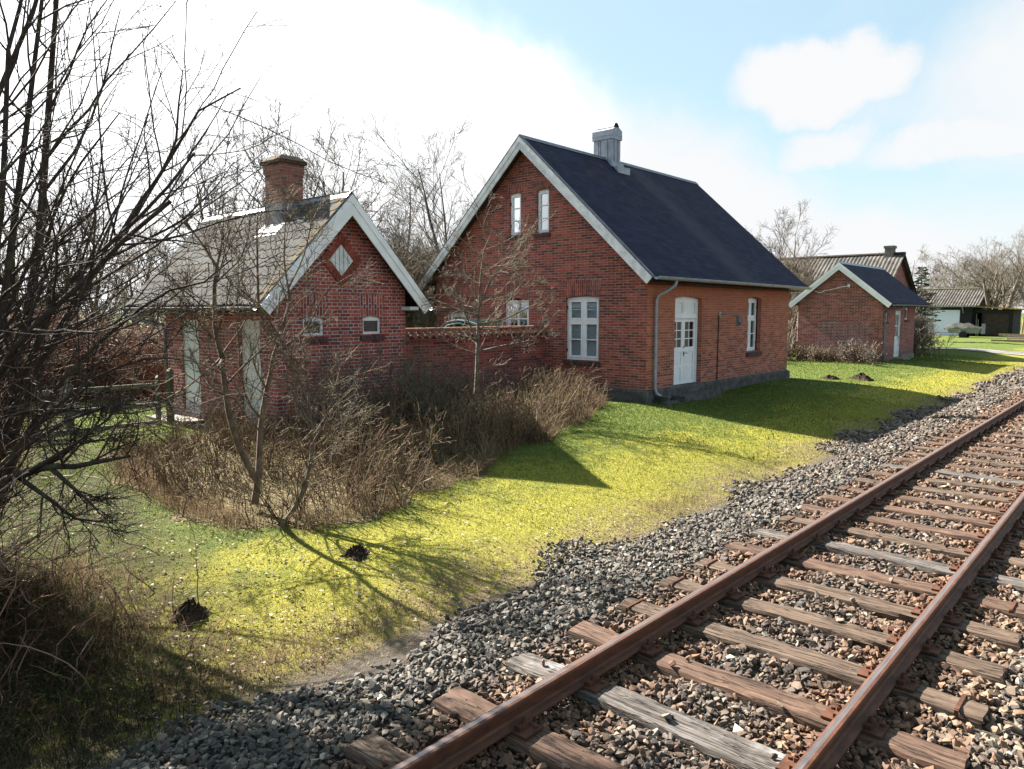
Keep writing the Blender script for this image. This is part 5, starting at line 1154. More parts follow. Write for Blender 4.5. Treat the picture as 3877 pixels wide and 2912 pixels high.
# ------------------------------------------------------------------ bare trees
class Wood:
    def __init__(s, seed): s.g = {}; s.r = np.random.RandomState(seed)
    def add(s, pts, rad, k, part='crown'):
        s.g.setdefault((part, len(pts), k), []).append((pts, rad))
    def curve(s, p, d, L, n, wob, trop):
        pts = [p]; d = d / np.linalg.norm(d); st = L / (n - 1)
        for i in range(n - 1):
            d = d + s.r.normal(0, wob, 3) + np.array([0, 0, trop]); d /= np.linalg.norm(d); pts.append(pts[-1] + d * st)
        return np.array(pts)
    def grow(s, p, d, L, r0, lv, spec, part='crown'):
        c = spec[lv]; n = c.get('n', 6); pts = s.curve(np.asarray(p, float), np.asarray(d, float), L, n, c.get('wob', .12), c.get('trop', .03))
        s.limb(pts, r0, max(r0 * c.get('taper', .35), c.get('rmin', .002)), lv, spec, part)
    def limb(s, pts, r0, r1, lv, spec, part='crown'):
        pts = np.asarray(pts, float); c = spec[lv]; n = len(pts); rad = np.linspace(r0, r1, n) if not hasattr(r0, '__len__') else np.asarray(r0)
        s.add(pts, rad, c.get('k', 4), part)
        if lv + 1 >= len(spec): return
        seg = np.linalg.norm(np.diff(pts, axis=0), axis=1); L = seg.sum(); ch = spec[lv + 1]; num = c.get('kids', 5); num = int(num * L) if c.get('per_m') else num
        num = max(1, int(round(num * s.r.uniform(.8, 1.2))))
        for j in range(num):
            t = c.get('t0', .25) + (1 - c.get('t0', .25)) * (j + s.r.rand()) / num; f = t * (n - 1); i = min(int(f), n - 2); q = f - i
            p = pts[i] * (1 - q) + pts[i + 1] * q; d = pts[i + 1] - pts[i]; d /= np.linalg.norm(d) + 1e-9
            o = s.r.normal(size=3); o -= d * (o @ d); o /= np.linalg.norm(o) + 1e-9
            if 'flat' in ch: o = o * np.array([1, 1, ch['flat']])
            an = math.radians(ch.get('ang', 45) * s.r.uniform(.7, 1.3)); nd = d * math.cos(an) + o * math.sin(an) + np.array([0, 0, ch.get('lift', .0)])
            if 'bias' in ch: nd = nd + np.array(ch['bias'])
            rr = np.interp(f, range(n), rad) * ch.get('rr', .55)
            ln = ch['len'] * s.r.uniform(.6, 1.25) if 'len' in ch else L * ch.get('ratio', .5) * (1.15 - .6 * t) * s.r.uniform(.7, 1.25)
            s.grow(p, nd, ln, max(rr, ch.get('rmin', .002)), lv + 1, spec, 'crown')
    def mesh(s, part):
        Vs, Fs, base, A = [], [], 0, []
        for (pt, n, k), lst in s.g.items():
            if pt != part: continue
            Pp = np.array([a for a, b in lst]); R = np.array([b for a, b in lst]); m = len(lst)
            T = np.gradient(Pp, axis=1); T /= np.linalg.norm(T, axis=2, keepdims=True) + 1e-9
            ref = np.where(np.abs(T[:, :1, 2:3]) < .85, np.array([[[0, 0, 1.0]]]), np.array([[[1.0, 0, 0]]])); ref = np.broadcast_to(ref, T.shape)
            U = np.cross(T, ref); U /= np.linalg.norm(U, axis=2, keepdims=True) + 1e-9; Vv = np.cross(T, U)
            an = np.arange(k) * 2 * math.pi / k
            ring = Pp[:, :, None, :] + R[:, :, None, None] * (np.cos(an)[None, None, :, None] * U[:, :, None, :] + np.sin(an)[None, None, :, None] * Vv[:, :, None, :])
            Vs.append(ring.reshape(-1, 3)); i0 = (np.arange(m) * n * k)[:, None, None]; i = np.arange(n - 1)[None, :, None] * k; j = np.arange(k)[None, None, :]; j2 = (j + 1) % k
            Fs.append((np.stack([i0 + i + j, i0 + i + j2, i0 + i + k + j2, i0 + i + k + j], -1) + base).reshape(-1, 4)); base += m * n * k
            A.append(np.repeat(s.r.rand(m), n * k))
        return (np.concatenate(Vs), np.concatenate(Fs), np.concatenate(A)) if Vs else None
    def build(s, name, base, m, label, cat, group=None, mt=None):
        t = thing(name, base, label, cat, group)
        for part in ('trunk', 'crown'):
            q = s.mesh(part)
            if q: np_mesh(part, q[0], q[1], (mt or m) if part == 'trunk' else m, t, attrs={'rnd': q[2]}, smooth=True)
        return t
def px_limb(pts, dep0, dep1, n=None):
    """A limb through points seen in the photograph, at real distances dep0..dep1; returned as evenly resampled points."""
    p = np.array([P(x, y, dep0 + (dep1 - dep0) * i / (len(pts) - 1)) for i, (x, y) in enumerate(pts)])
    s = np.concatenate([[0], np.cumsum(np.linalg.norm(np.diff(p, axis=0), axis=1))]); n = n or max(6, len(pts) * 2); u = np.linspace(0, s[-1], n)
    return np.stack([np.interp(u, s, p[:, k]) for k in range(3)], -1)

def left_tree():
    T = Wood(101); D = 6.6
    tw = [dict(k=7, n=10), dict(ratio=.45, ang=36, kids=5, t0=.15, n=7, k=5, wob=.10, trop=.03, rr=.5, taper=.25, rmin=.0035), dict(ratio=.42, ang=42, n=5, k=4, wob=.14, kids=4, trop=.02, rr=.6, taper=.4, rmin=.0026), dict(len=.13, ang=48, n=3, k=3, wob=.16, trop=.03, rr=.7, rmin=.0018)]
    limbs = [([(-60, 1230), (-20, 1000), (20, 840), (60, 680), (85, 520), (100, 300), (112, 130), (125, -40)], .075, .026, 7.2, 7.6, 12),
             ([(-60, 1180), (-30, 900), (0, 720), (20, 560), (50, 330), (75, 130), (95, -40)], .055, .02, 6.6, 6.9, 11),
             ([(-80, 900), (-20, 640), (5, 430), (12, 260), (18, 90), (45, 10), (60, -60)], .04, .016, 6.1, 6.2, 9),
             ([(-50, 1180), (20, 960), (90, 780), (180, 620), (260, 520), (330, 400), (400, 290), (440, 220), (520, 190)], .06, .008, 6.9, 6.4, 12),
             ([(-50, 1150), (0, 950), (60, 800), (120, 640), (200, 560), (290, 480), (350, 420), (420, 330)], .05, .012, 6.3, 5.9, 10),
             ([(250, 525), (300, 440), (345, 380), (380, 310), (385, 230), (395, 150)], .026, .006, 6.5, 6.4, 8),
             ([(230, 560), (310, 520), (390, 480), (430, 440), (470, 400), (505, 350)], .016, .004, 6.3, 6.1, 7),
             ([(-40, 1150), (60, 930), (150, 800), (260, 700), (350, 630), (440, 610), (500, 560)], .036, .006, 6.0, 5.6, 9),
             ([(-40, 1100), (40, 960), (140, 860), (230, 800), (330, 770), (420, 780)], .028, .005, 5.9, 5.4, 8),
             ([(-40, 1060), (60, 960), (160, 900), (260, 870), (350, 880)], .024, .005, 5.6, 5.2, 8),
             ([(90, 420), (160, 330), (200, 250), (230, 160), (245, 80), (260, 20)], .02, .006, 7.4, 7.2, 7),
             ([(60, 620), (130, 520), (200, 460), (250, 370), (290, 330)], .018, .005, 7.0, 6.9, 7)]
    for pts, r0, r1, a, b, kd in limbs:
        r0 *= .88; r1 *= .8; kd = max(6, kd - 2)
        sp = [dict(tw[0], kids=kd)] + tw[1:]
        T.limb(px_limb(pts, a, b, 12), r0, r1, 0, sp, 'trunk' if r0 > .038 else 'crown')
    low = [([(-40, 1080), (0, 1040), (60, 1020), (110, 1005), (150, 1010), (200, 1000), (280, 985)], .042, .010, 5.6, 5.2), ([(110, 1010), (160, 1055), (200, 1090), (215, 1110)], .02, .005, 5.4, 5.3), ([(40, 1030), (110, 1080), (160, 1120), (240, 1130)], .02, .004, 5.5, 5.3), ([(60, 1020), (160, 960), (240, 900), (260, 870)], .018, .005, 5.4, 5.3)]
    for pts, r0, r1, a, b in low: T.limb(px_limb(pts, a, b, 10), r0, r1, 0, [dict(tw[0], kids=8)] + tw[1:])
    r = T.r
    for k in range(26):                                   # dense shoots of the lower crown
        y0 = r.uniform(560, 1130); xe = .9 if y0 < 780 else .42; p = px_limb([(-70 + r.uniform(-30, 30), y0 + 90), (-10 + r.uniform(0, 40), y0), (r.uniform(70, 170) * xe, y0 - r.uniform(20, 170)), (r.uniform(150, 340) * xe, y0 - r.uniform(40, 300))], r.uniform(5.4, 7.2), r.uniform(5.0, 7.0), 8)
        T.limb(p, r.uniform(.008, .018), .003, 0, [dict(tw[0], kids=6, k=5), dict(tw[1], ratio=.34, kids=4, ang=30), dict(tw[3], len=.16)])
    for k in range(6):                                   # upper crown, out of view but throwing its shade
        d = np.array([r.normal(0, .35), r.normal(0, .35), 1.0]); p0 = P(-70, 1150, 7.0) + np.array([r.normal(0, .3), r.normal(0, .3), 0]); p0[0] -= .5
        T.grow(p0, d, r.uniform(3.5, 7.5), r.uniform(.03, .06), 0, [dict(tw[0], kids=12), dict(tw[1], kids=6), dict(tw[2], kids=4), tw[3]])
    b = P(-60, 1190, 7.0); T.build('bare_tree', (b[0], b[1], float(gz(b[0], b[1]))), M['bark_dark'], 'dark many-stemmed bare tree filling the left edge of the photo', 'tree')
left_tree()

def shade_tree():
    T = Wood(303); r = T.r
    sp = [dict(k=7, n=9, kids=22, t0=.3, wob=.05, trop=.02, taper=.2), dict(ratio=.24, ang=44, kids=9, n=7, k=4, wob=.1, trop=.03, rr=.5, taper=.3, rmin=.011), dict(ratio=.5, ang=40, n=5, k=3, wob=.12, kids=8, trop=.03, rr=.6, rmin=.006), dict(len=.45, ang=40, n=4, k=3, wob=.13, kids=4, rr=.75, rmin=.005), dict(len=.22, ang=40, n=3, k=3, rr=.8, rmin=.004)]
    for k in range(4): T.grow(np.array([-.5 + r.normal(0, .25), 12.4 + r.normal(0, .5), 0]), np.array([r.normal(0, .05), r.normal(0, .2), 1.0]), r.uniform(7.5, 10), .13, 0, sp, 'trunk')
    T.build('bare_tree', (-.5, 12.4, float(gz(-.5, 12.4))), M['bark_dark'], 'bare twiggy tree standing left of the fenced lawn, outside the picture', 'tree')
shade_tree()

def forked_tree():
    T = Wood(55); tw = [dict(k=7, n=10, kids=7, t0=.4), dict(ratio=.42, ang=42, kids=6, n=7, k=5, wob=.10, trop=.06, rr=.45, taper=.35, rmin=.004), dict(ratio=.5, ang=42, n=5, k=4, wob=.12, kids=4, trop=.05, rr=.6, rmin=.0028), dict(len=.16, ang=45, n=3, k=3, wob=.12, trop=.04, rr=.7, rmin=.0022)]
    D = 8.75
    def z5(pts): return [(x / 1.6608 / K, (y / 1.6608 + 1300) / K) for x, y in pts]
    def z2(pts): return [((x / 1.6608 + 400) / K, (y / 1.6608 + 500) / K) for x, y in pts]
    T.limb(px_limb(z5([(1600, 1010), (1612, 940), (1620, 860)]), D, D), .05, .043, 0, [dict(tw[0], kids=1)] + tw[1:], 'trunk')
    T.limb(px_limb(z5([(1615, 870), (1570, 780), (1530, 720), (1470, 560), (1430, 400), (1400, 150), (1385, 20)]) + z2([(740, 1450), (690, 1280), (680, 1000), (700, 850)]), D, D - .5, 14), .040, .022, 0, [dict(tw[0], kids=8)] + tw[1:], 'trunk')
    T.limb(px_limb(z5([(1625, 870), (1630, 700), (1640, 500), (1665, 330), (1690, 250), (1720, 80)]) + z2([(1080, 1350), (1150, 1100), (1150, 980)]), D, D + .3, 12), .040, .016, 0, [dict(tw[0], kids=8)] + tw[1:], 'trunk')
    for pts, a, b, r0, r1, kd in ((z2([(700, 850), (620, 720), (560, 640), (480, 560)]), D - .5, D - .9, .016, .006, 6), (z2([(700, 850), (730, 700), (740, 560), (735, 470)]), D - .5, D - .3, .016, .006, 6), (z2([(690, 950), (850, 800), (900, 650), (910, 560)]), D - .4, D - .2, .013, .005, 6),
                                  (z2([(1000, 1250), (960, 1050), (955, 850), (950, 600), (965, 430)]), D + .1, D, .02, .006, 9), (z2([(1100, 1300), (960, 1080), (850, 1000), (820, 850)]), D + .1, D - .2, .014, .005, 7), (z2([(1150, 1000), (1120, 800), (1130, 560), (1180, 430)]), D + .3, D + .4, .013, .005, 7), (z2([(1150, 980), (1240, 800), (1300, 560), (1360, 430)]), D + .3, D + .6, .013, .005, 7), (z2([(1060, 1400), (1260, 1250), (1380, 1000), (1590, 870)]), D + .2, D + .2, .014, .004, 6),
                                  (z5([(1640, 560), (1560, 470), (1460, 330), (1330, 290), (1200, 350)]), D, D - .8, .010, .004, 5), (z5([(1420, 330), (1250, 250), (1150, 180), (1000, 270), (900, 260)]), D - .2, D - .9, .011, .003, 6), (z5([(1400, 180), (1240, 0)]) + z2([(560, 1150), (480, 1050)]), D - .4, D - .8, .010, .004, 6), (z2([(680, 1180), (560, 1050), (470, 980), (400, 900)]), D - .4, D - 1.0, .012, .004, 6), (z2([(690, 1300), (550, 1220), (450, 1150), (380, 1130)]), D - .4, D - .9, .010, .003, 6),
                                  (z5([(1650, 480), (1560, 380), (1520, 240), (1500, 40)]) + z2([(830, 1250), (830, 1000)]), D, D - .3, .016, .006, 8)):
        T.limb(px_limb(pts, a, b, 9), r0, r1, 0, [dict(tw[0], kids=kd, t0=.15, k=5)] + tw[1:])
    b = P(550, 1090, D); T.build('forked_tree', (b[0], b[1], float(gz(b[0], b[1]))), M['bark_mid'], 'slender bare tree with mossy forked trunk in front of the outhouse doors', 'tree')
    T = Wood(56); D = 8.3                                  # leaning stem beside it
    T.limb(px_limb(z5([(1770, 1150), (1830, 1070), (1890, 980), (1930, 850), (1965, 700), (1960, 560), (1945, 400), (1930, 200), (1900, 0)]), D, D + .3, 12), .030, .010, 0, [dict(tw[0], kids=10, t0=.3)] + tw[1:], 'trunk')
    for pts, r0, kd in ((z5([(1960, 640), (2050, 480), (2100, 300), (2150, 120)]), .013, 8), (z5([(1950, 760), (2040, 680), (2140, 600)]), .009, 5), (z5([(1950, 500), (1850, 350), (1800, 150), (1760, 0)]), .012, 8)): T.limb(px_limb(pts, D, D + .4, 8), r0, .004, 0, [dict(tw[0], kids=kd, t0=.15, k=5)] + tw[1:])
    b = P(1770 / 1.6608 / K, (1150 / 1.6608 + 1300) / K, D); T.build('leaning_shrub', (b[0], b[1], float(gz(b[0], b[1]))), M['bark_mid'], 'thin leaning bare shrub just right of the forked tree trunk', 'shrub')
forked_tree()

def wall_tree():
    T = Wood(77); D = 15.6
    tw = [dict(k=7, n=10, kids=20, t0=.22), dict(len=1.3, ang=72, kids=7, n=7, k=4, wob=.13, trop=.05, rr=.36, taper=.3, rmin=.006), dict(ratio=.36, ang=45, n=5, k=3, wob=.14, kids=4, trop=.02, rr=.6, rmin=.0045), dict(len=.12, ang=55, n=3, k=3, wob=.15, rr=.8, rmin=.0035)]
    T.limb(px_limb([(1028, 850), (1030, 800), (1032, 720), (1035, 640), (1038, 590), (1045, 540), (1060, 505)], D, D, 10), .05, .008, 0, tw, 'trunk')
    for pts in ([(1030, 740), (1010, 690), (990, 640), (960, 600), (930, 560)], [(1032, 720), (1070, 670), (1110, 640), (1150, 600)], [(1032, 700), (1090, 690), (1150, 660), (1200, 640)], [(1036, 660), (1060, 600), (1100, 550), (1125, 500)], [(1034, 680), (990, 670), (950, 650), (910, 660)], [(1030, 760), (1090, 745), (1150, 735), (1185, 700)]):
        T.limb(px_limb(pts, D, D + T.r.uniform(-.5, .6), 8), .020, .006, 0, [dict(tw[0], kids=9, t0=.15, k=5), dict(tw[1], len=.5, ang=45), tw[2], tw[3]])
    b = P(1028, 850, D); T.build('fruit_tree', (b[0], b[1], float(gz(b[0], b[1]))), M['bark_apple'], 'bare lichen-covered fruit tree standing against the tiled garden wall', 'tree')
wall_tree()
def bushes():
    tw = [dict(k=5, n=7, kids=6, t0=.2), dict(ratio=.5, ang=40, kids=4, n=5, k=4, wob=.13, trop=.06, rr=.6, rmin=.0045), dict(ratio=.5, ang=40, n=4, k=3, wob=.13, kids=2, trop=.05, rr=.7, rmin=.0035), dict(len=.08, ang=50, n=3, k=3, rr=.8, rmin=.003)]
    for seed, c, n, L, lab in ((31, PG(940, 945, .03), 13, 1.35, 'pale brown bare bush with fanning shoots in front of the tiled wall'), (32, (9.1, 10.9, .03), 16, 1.5, 'dense twiggy bare bush in front of the outhouse gable'), (35, (7.9, 10.7, .03), 13, 1.45, 'tangled bare bush under the left gable window of the outhouse'), (33, (6.6, 9.6, .0), 9, 1.0, 'small bare bush between the forked tree and the outhouse corner')):
        T = Wood(seed)
        for k in range(n):
            a = T.r.uniform(0, 6.28); e = T.r.uniform(.15, .95); T.grow(np.array([c[0] + T.r.normal(0, .12), c[1] + T.r.normal(0, .12), float(gz(c[0], c[1]))]), np.array([math.cos(a) * e, math.sin(a) * e, 1.0]), L * T.r.uniform(.7, 1.15), .014, 0, [dict(tw[0], wob=.09, trop=.02)] + tw[1:], 'trunk' if k < 4 else 'crown')
        T.build('bare_bush', (c[0], c[1], float(gz(c[0], c[1]))), M['bark_apple'], lab, 'bush', 'bare bushes in the bed')
bushes()

def undergrowth():
    T = Wood(91); r = T.r; n = 9000; x = r.uniform(3.6, 15.5, n * 2); y = r.uniform(6.8, 13.2, n * 2); k = in_bed(x, y); x, y = x[k], y[k]
    dens = np.clip(.42 + .33 * np.clip((x - 4.5) / 3, 0, 1) + .35 * np.sin(x * 1.3 + y) * np.sin(y * 1.7 - x * .6), .15, 1); kk = r.rand(len(x)) < dens; x, y = x[kk], y[kk]; z = gz(x, y)
    fr = np.clip((x - 4.5) / 4, 0, 1)
    cl = np.clip(.62 + .32 * np.sin(x * 2.3 + 1.1 * np.sin(y * 1.9)) + .30 * np.sin(y * 3.1 + x * .8), .3, 1.25)
    for i in range(len(x)):
        h = r.uniform(.25, .85) * cl[i] * (.85 + .2 * fr[i]); d = np.array([r.normal(0, .30), r.normal(0, .30), 1.0]); p = np.array([x[i], y[i], z[i] - .02])
        pts = T.curve(p, d, h, 5, .17, .02); T.add(pts, np.array([.0055, .005, .0045, .0035, .0025]) * r.uniform(.7, 1.7), 3)
        for j in range(r.randint(1, 5)):
            q = pts[r.randint(1, 5)]; T.add(T.curve(q, np.array([r.normal(0, .8), r.normal(0, .8), .55]), r.uniform(.06, .26), 3, .15, .02), np.array([.0035, .003, .002]), 3)
    for i in range(70):                                    # sturdier woody shoots standing above the rest
        j = r.randint(len(x)); p = np.array([x[j], y[j], z[j]])
        for k in range(4): T.grow(p, np.array([r.normal(0, .35), r.normal(0, .35), 1.0]), r.uniform(.5, 1.05), .009, 0, [dict(k=4, n=6, kids=7, t0=.2, wob=.14), dict(ratio=.4, ang=42, n=4, k=3, kids=3, rr=.6, rmin=.0035), dict(len=.07, ang=45, n=3, k=3, rr=.8, rmin=.0028)])
    V, F, A = T.mesh('crown'); tag(np_mesh('dead_stems', V, F, M['stem'], attrs={'rnd': A}), 'dense dead brown stems filling the bed in front of the outhouse and garden wall', 'undergrowth', kind='stuff')
    # dry grass along the rim and around the left bank
    bx, by = [], []; m = len(BED)
    for i in range(10):
        (x0, y0), (x1, y1) = BED[i], BED[(i + 1) % m]; L = math.hypot(x1 - x0, y1 - y0); c = int(900 * L); t = r.rand(c); off = np.abs(r.normal(0, .28, c)) - .12; nx, ny = -(y1 - y0) / L, (x1 - x0) / L
        dn = np.clip(.55 + .6 * np.sin((x0 + (x1 - x0) * t) * 4.3) * np.sin((x0 + (x1 - x0) * t) * 1.7 + 1), .0, 1) ** 1.5; kk = r.rand(c) < dn
        bx.append((x0 + (x1 - x0) * t + nx * off)[kk]); by.append((y0 + (y1 - y0) * t + ny * off)[kk])
    for i in (16, 17, 18):
        (x0, y0), (x1, y1) = BED[i], BED[(i + 1) % m]; c = 900; t = r.rand(c); bx.append(x0 + (x1 - x0) * t + r.normal(0, .12, c) + .1); by.append(y0 + (y1 - y0) * t + r.normal(0, .15, c))
    x = np.concatenate(bx); y = np.concatenate(by); n = len(x)
    scatter_blades(x, y, r.uniform(.08, .30, n), r.uniform(.0012, .003, n), r.uniform(.5, 1.4, n), np.clip(r.normal(.5, .22, n), 0, 1), 'dry_grass', M['dry'], r, label='tufts of dry tan grass along the edge of the bed', cat='grass')
undergrowth()

def left_bank():
    r = np.random.RandomState(17)
    def cl(cx, cy, sx, sy, n): return r.normal(cx, sx, n), r.normal(cy, sy, n)
    parts = [cl(1.65, 6.2, .40, .35, 4600), cl(1.3, 7.2, .5, .6, 3500), cl(2.0, 7.3, .35, .4, 1800), cl(1.0, 5.4, .45, .4, 1800), cl(2.3, 5.0, .8, .3, 1500), cl(3.5, 4.85, 1.2, .16, 1600), cl(8.7, 4.85, .5, .14, 500), cl(14, 4.95, 3, .16, 600), cl(22, 5.0, 4, .2, 700), cl(24.5, 4.9, .2, .15, 120)]
    x = np.concatenate([p[0] for p in parts]); y = np.concatenate([p[1] for p in parts]); n = len(x); k = y > 4.45; x, y = x[k], y[k]
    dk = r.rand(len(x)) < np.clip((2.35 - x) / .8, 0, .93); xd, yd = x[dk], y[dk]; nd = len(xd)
    scatter_blades(xd, yd, r.uniform(.08, .34, nd), r.uniform(.0015, .0035, nd), r.uniform(.5, 1.5, nd), np.clip(r.normal(.35, .25, nd), 0, 1), 'shaded_grass', M['dry_shaded'], r, label='dry grass and litter under the left tree, coloured dark for shade', cat='grass')
    x, y = x[~dk], y[~dk]; n = len(x)
    h = r.uniform(.08, .27, n) * np.where(y < 5.2, .5, 1.0); scatter_blades(x, y, h, r.uniform(.0012, .003, n), r.uniform(.4, 1.2, n), np.clip(r.normal(.42, .22, n), 0, 1), 'dry_grass', M['dry'], r, label='matted dry grass on the shaded bank at the lower left', cat='grass')
    # green leaves low in the shade
    n = 4200; x = r.normal(1.2, .6, n); y = r.normal(6.3, .9, n); k = (y > 4.8); x, y = x[k], y[k]; n = len(x); z = gz(x, y) + r.uniform(.02, .22, n); s = r.uniform(.008, .02, n); a = r.uniform(0, 6.28, n); ca, sa = np.cos(a) * s, np.sin(a) * s
    V = np.stack([np.stack([x - ca, y - sa, z], -1), np.stack([x + sa * .6, y - ca * .6, z + s * .4], -1), np.stack([x + ca, y + sa, z + s * r.uniform(-.4, .4, n)], -1), np.stack([x - sa * .6, y + ca * .6, z + s * .3], -1)], 1)
    tag(np_mesh('ground_ivy', V.reshape(-1, 3), np.arange(4 * n).reshape(-1, 4), M['ivy'], attrs={'rnd': np.repeat(r.rand(n), 4)}), 'small dark green leaves of ground cover under the left tree', 'ground cover', kind='stuff')
    T = Wood(41); r = T.r
    for i in range(1500):
        x, y = (r.normal(1.2, .6), r.normal(6.7, 1.0)) if i < 200 else (r.normal(.1, .5), r.normal(7.7, .8))
        if y < 5.0: continue
        p = np.array([x, y, float(gz(x, y))]); T.add(T.curve(p, np.array([r.normal(0, .5), r.normal(0, .5), 1.0]), r.uniform(.8, 2.9) if i > 200 else r.uniform(.3, .9), 7, .22, -.05), np.linspace(.007, .002, 7), 3)
        if i > 200:
            for j in range(4): T.add(T.curve(T.g[('crown', 7, 3)][-1][0][r.randint(2, 7)], np.array([r.normal(0, 1), r.normal(0, 1), .5]), r.uniform(.2, .7), 4, .2, -.02), np.linspace(.004, .002, 4), 3)
    V, F, A = T.mesh('crown'); tag(np_mesh('bramble_tangle', V, F, M['thicket'], attrs={'rnd': A}), 'tangled brown bramble canes on the bank under the left tree', 'undergrowth', kind='stuff')
left_bank()

def thicket():
    T = Wood(61); r = T.r
    for i in range(5200):
        px = r.uniform(-120, 365); dep = r.uniform(18.3, 24); b = ray(px, 700); b = b / (b @ fw) * dep; x, y = b[0], b[1]
        if y < 15.3 or x > 6.4 + (y - 17) * .9: continue
        h = r.uniform(1.0, 2.3) * (1 + .2 * math.sin(x * 1.3)); p = np.array([x, y, 0.05]); d = np.array([r.normal(0, .35), r.normal(0, .35), 1.0])
        pts = T.curve(p, d, h, 6, .20, -.05); T.add(pts, np.linspace(.014, .005, 6), 3)
        for j in range(3): q = pts[r.randint(2, 6)]; T.add(T.curve(q, np.array([r.normal(0, 1), r.normal(0, 1), .35]), r.uniform(.25, .8), 4, .25, -.04), np.linspace(.007, .004, 4), 3)
    V, F, A = T.mesh('crown'); tag(np_mesh('bramble_thicket', V, F, M['thicket'], attrs={'rnd': A}), 'brown bramble thicket behind the wooden fence left of the outhouse', 'undergrowth', kind='stuff')
    n = 9000; px = r.uniform(-100, 360, n); dep = r.uniform(18.5, 24, n); bb = fw[None, :] + rt[None, :] * ((px * K - 1938.5) / 2800)[:, None]; bb = bb / (bb @ fw)[:, None] * dep[:, None]; x, y = bb[:, 0], bb[:, 1]; k = (y > 15.4) & (x < 6.2 + (y - 17) * .9); x, y = x[k], y[k]; n = len(x)
    z = r.uniform(.2, 1.9, n); s = r.uniform(.025, .06, n); a = r.uniform(0, 6.28, n); ca, sa = np.cos(a) * s, np.sin(a) * s
    V = np.stack([np.stack([x - ca, y - sa, z], -1), np.stack([x + sa * .5, y - ca * .5, z + s * .5], -1), np.stack([x + ca, y + sa, z + s * r.uniform(-.5, .5, n)], -1), np.stack([x - sa * .5, y + ca * .5, z + s * .4], -1)], 1)
    tag(np_mesh('withered_leaves', V.reshape(-1, 3), np.arange(4 * n).reshape(-1, 4), M['thicket'], attrs={'rnd': np.repeat(r.rand(n), 4)}), 'withered brown leaves clinging in the thicket behind the fence', 'leaves', kind='stuff')
thicket()

def bg_tree(px, base_dep, top_py, name, lab, seed, spread=.5, mt='bark_far', r0=.12, stems=1, lean=0.0, thin=1.0, group='bare trees behind the houses', kid=11, bh=.1):
    T = Wood(seed); b = ray(px, 690); b = b / (b @ fw) * base_dep; top = P(px, top_py, base_dep)[2]; Hh = top - .1
    sp = [dict(k=6, n=9, kids=kid, t0=.22, wob=.06, trop=.03, taper=.15), dict(ratio=spread, ang=40, kids=6, n=7, k=4, wob=.11, trop=.06, rr=.5, taper=.25, rmin=.011 * thin), dict(ratio=.45, ang=38, n=5, k=3, wob=.12, kids=5, trop=.05, rr=.6, rmin=.008 * thin), dict(ratio=.5, ang=38, n=4, k=3, wob=.13, kids=3, trop=.04, rr=.75, rmin=.006 * thin), dict(len=.30, ang=38, n=3, k=3, rr=.8, rmin=.0045 * thin)]
    for s in range(stems):
        a = s * 6.28 / max(stems, 1) + T.r.rand(); e = .22 if stems > 1 else .03
        T.grow(np.array([b[0], b[1], bh - .1]) + np.array([math.cos(a), math.sin(a), 0]) * .2 * (stems > 1), np.array([math.cos(a) * e + lean * rt[0], math.sin(a) * e + lean * rt[1], 1.0]), Hh * T.r.uniform(.86, 1.0) * (1.0 if stems == 1 else .95), r0, 0, sp, 'trunk')
    return T.build(name, (b[0], b[1], bh), M[mt], lab, 'tree', group)
bg_tree(545, 27, 300, 'bare_tree', 'broad bare tree behind the outhouse roof, left of its brick chimney', 201, .62, 'bark_mid', .16, 3, .05)
bg_tree(700, 28, 292, 'bare_tree', 'bare tree with upright branches behind the outhouse ridge, right of its chimney', 202, .5, 'bark_mid', .15, 3, -.05)
bg_tree(850, 33, 325, 'birch_tree', 'slim airy bare tree in the gap between outhouse and large house', 203, .40, 'bark_far', .12, 1, .0, .9)
bg_tree(880, 30, 470, 'bare_shrub', 'lower leaning bare shrub in the gap between outhouse and large house', 204, .6, 'bark_far', .09, 3, -.15, .9)
bg_tree(1015, 36, 300, 'bare_tree', 'bare tree with sweeping twigs behind the left roof slope of the large house', 205, .5, 'bark_far', .13, 2, -.22)
bg_tree(160, 26, 440, 'bare_tree', 'dark bare tree rising from the bramble thicket at the left', 206, .6, 'bark_mid', .13, 2, .05)
bg_tree(255, 29, 500, 'bare_tree', 'bare tree behind the thicket just left of the outhouse eave', 207, .6, 'bark_mid', .12, 2, .12)
bg_tree(330, 34, 530, 'bare_tree', 'low bare tree half hidden by the outhouse roof edge', 208, .55, 'bark_mid', .10, 2, .08)
bg_tree(60, 30, 470, 'bare_tree', 'bare tree seen through the branches of the left edge tree', 209, .6, 'bark_mid', .13, 2, .0)
bg_tree(905, 26, 560, 'bare_shrub', 'olive brown bare shrub behind the garden wall in the gap', 214, .7, 'bark_apple', .06, 9, .0, .9)
bg_tree(890, 24, 600, 'bare_shrub', 'low olive brown twiggy shrub directly above the tile coping in the gap', 217, .8, 'bark_apple', .05, 9, .0, .9)
bg_tree(1690, 42, 480, 'bare_tree', 'bare tree with thin spreading top right of the large dark roof', 210, .55, 'bark_far', .13, 2, .0)
bg_tree(1700, 40, 590, 'bare_shrub', 'olive bare shrub in front of the corrugated roof, beside the large house', 215, .7, 'bark_apple', .07, 4, .0, 1.0)
bg_tree(1945, 47, 525, 'bare_shrub', 'pollarded bare shrub with upright pale stems at the end of the brick shed', 211, .30, 'bark_wood', .07, 4, .0, .9, kid=7)
bg_tree(1965, 46, 690, 'bare_shrub', 'pale small bare tree in front of the garage', 212, .7, 'bark_wood', .06, 3, .1, 1.0)
bg_tree(2150, 68, 545, 'oak_tree', 'large spreading bare tree right of the lean-to with thick crooked limbs', 213, .75, 'bark_wood', .30, 3, -.02, 1.05, kid=10)
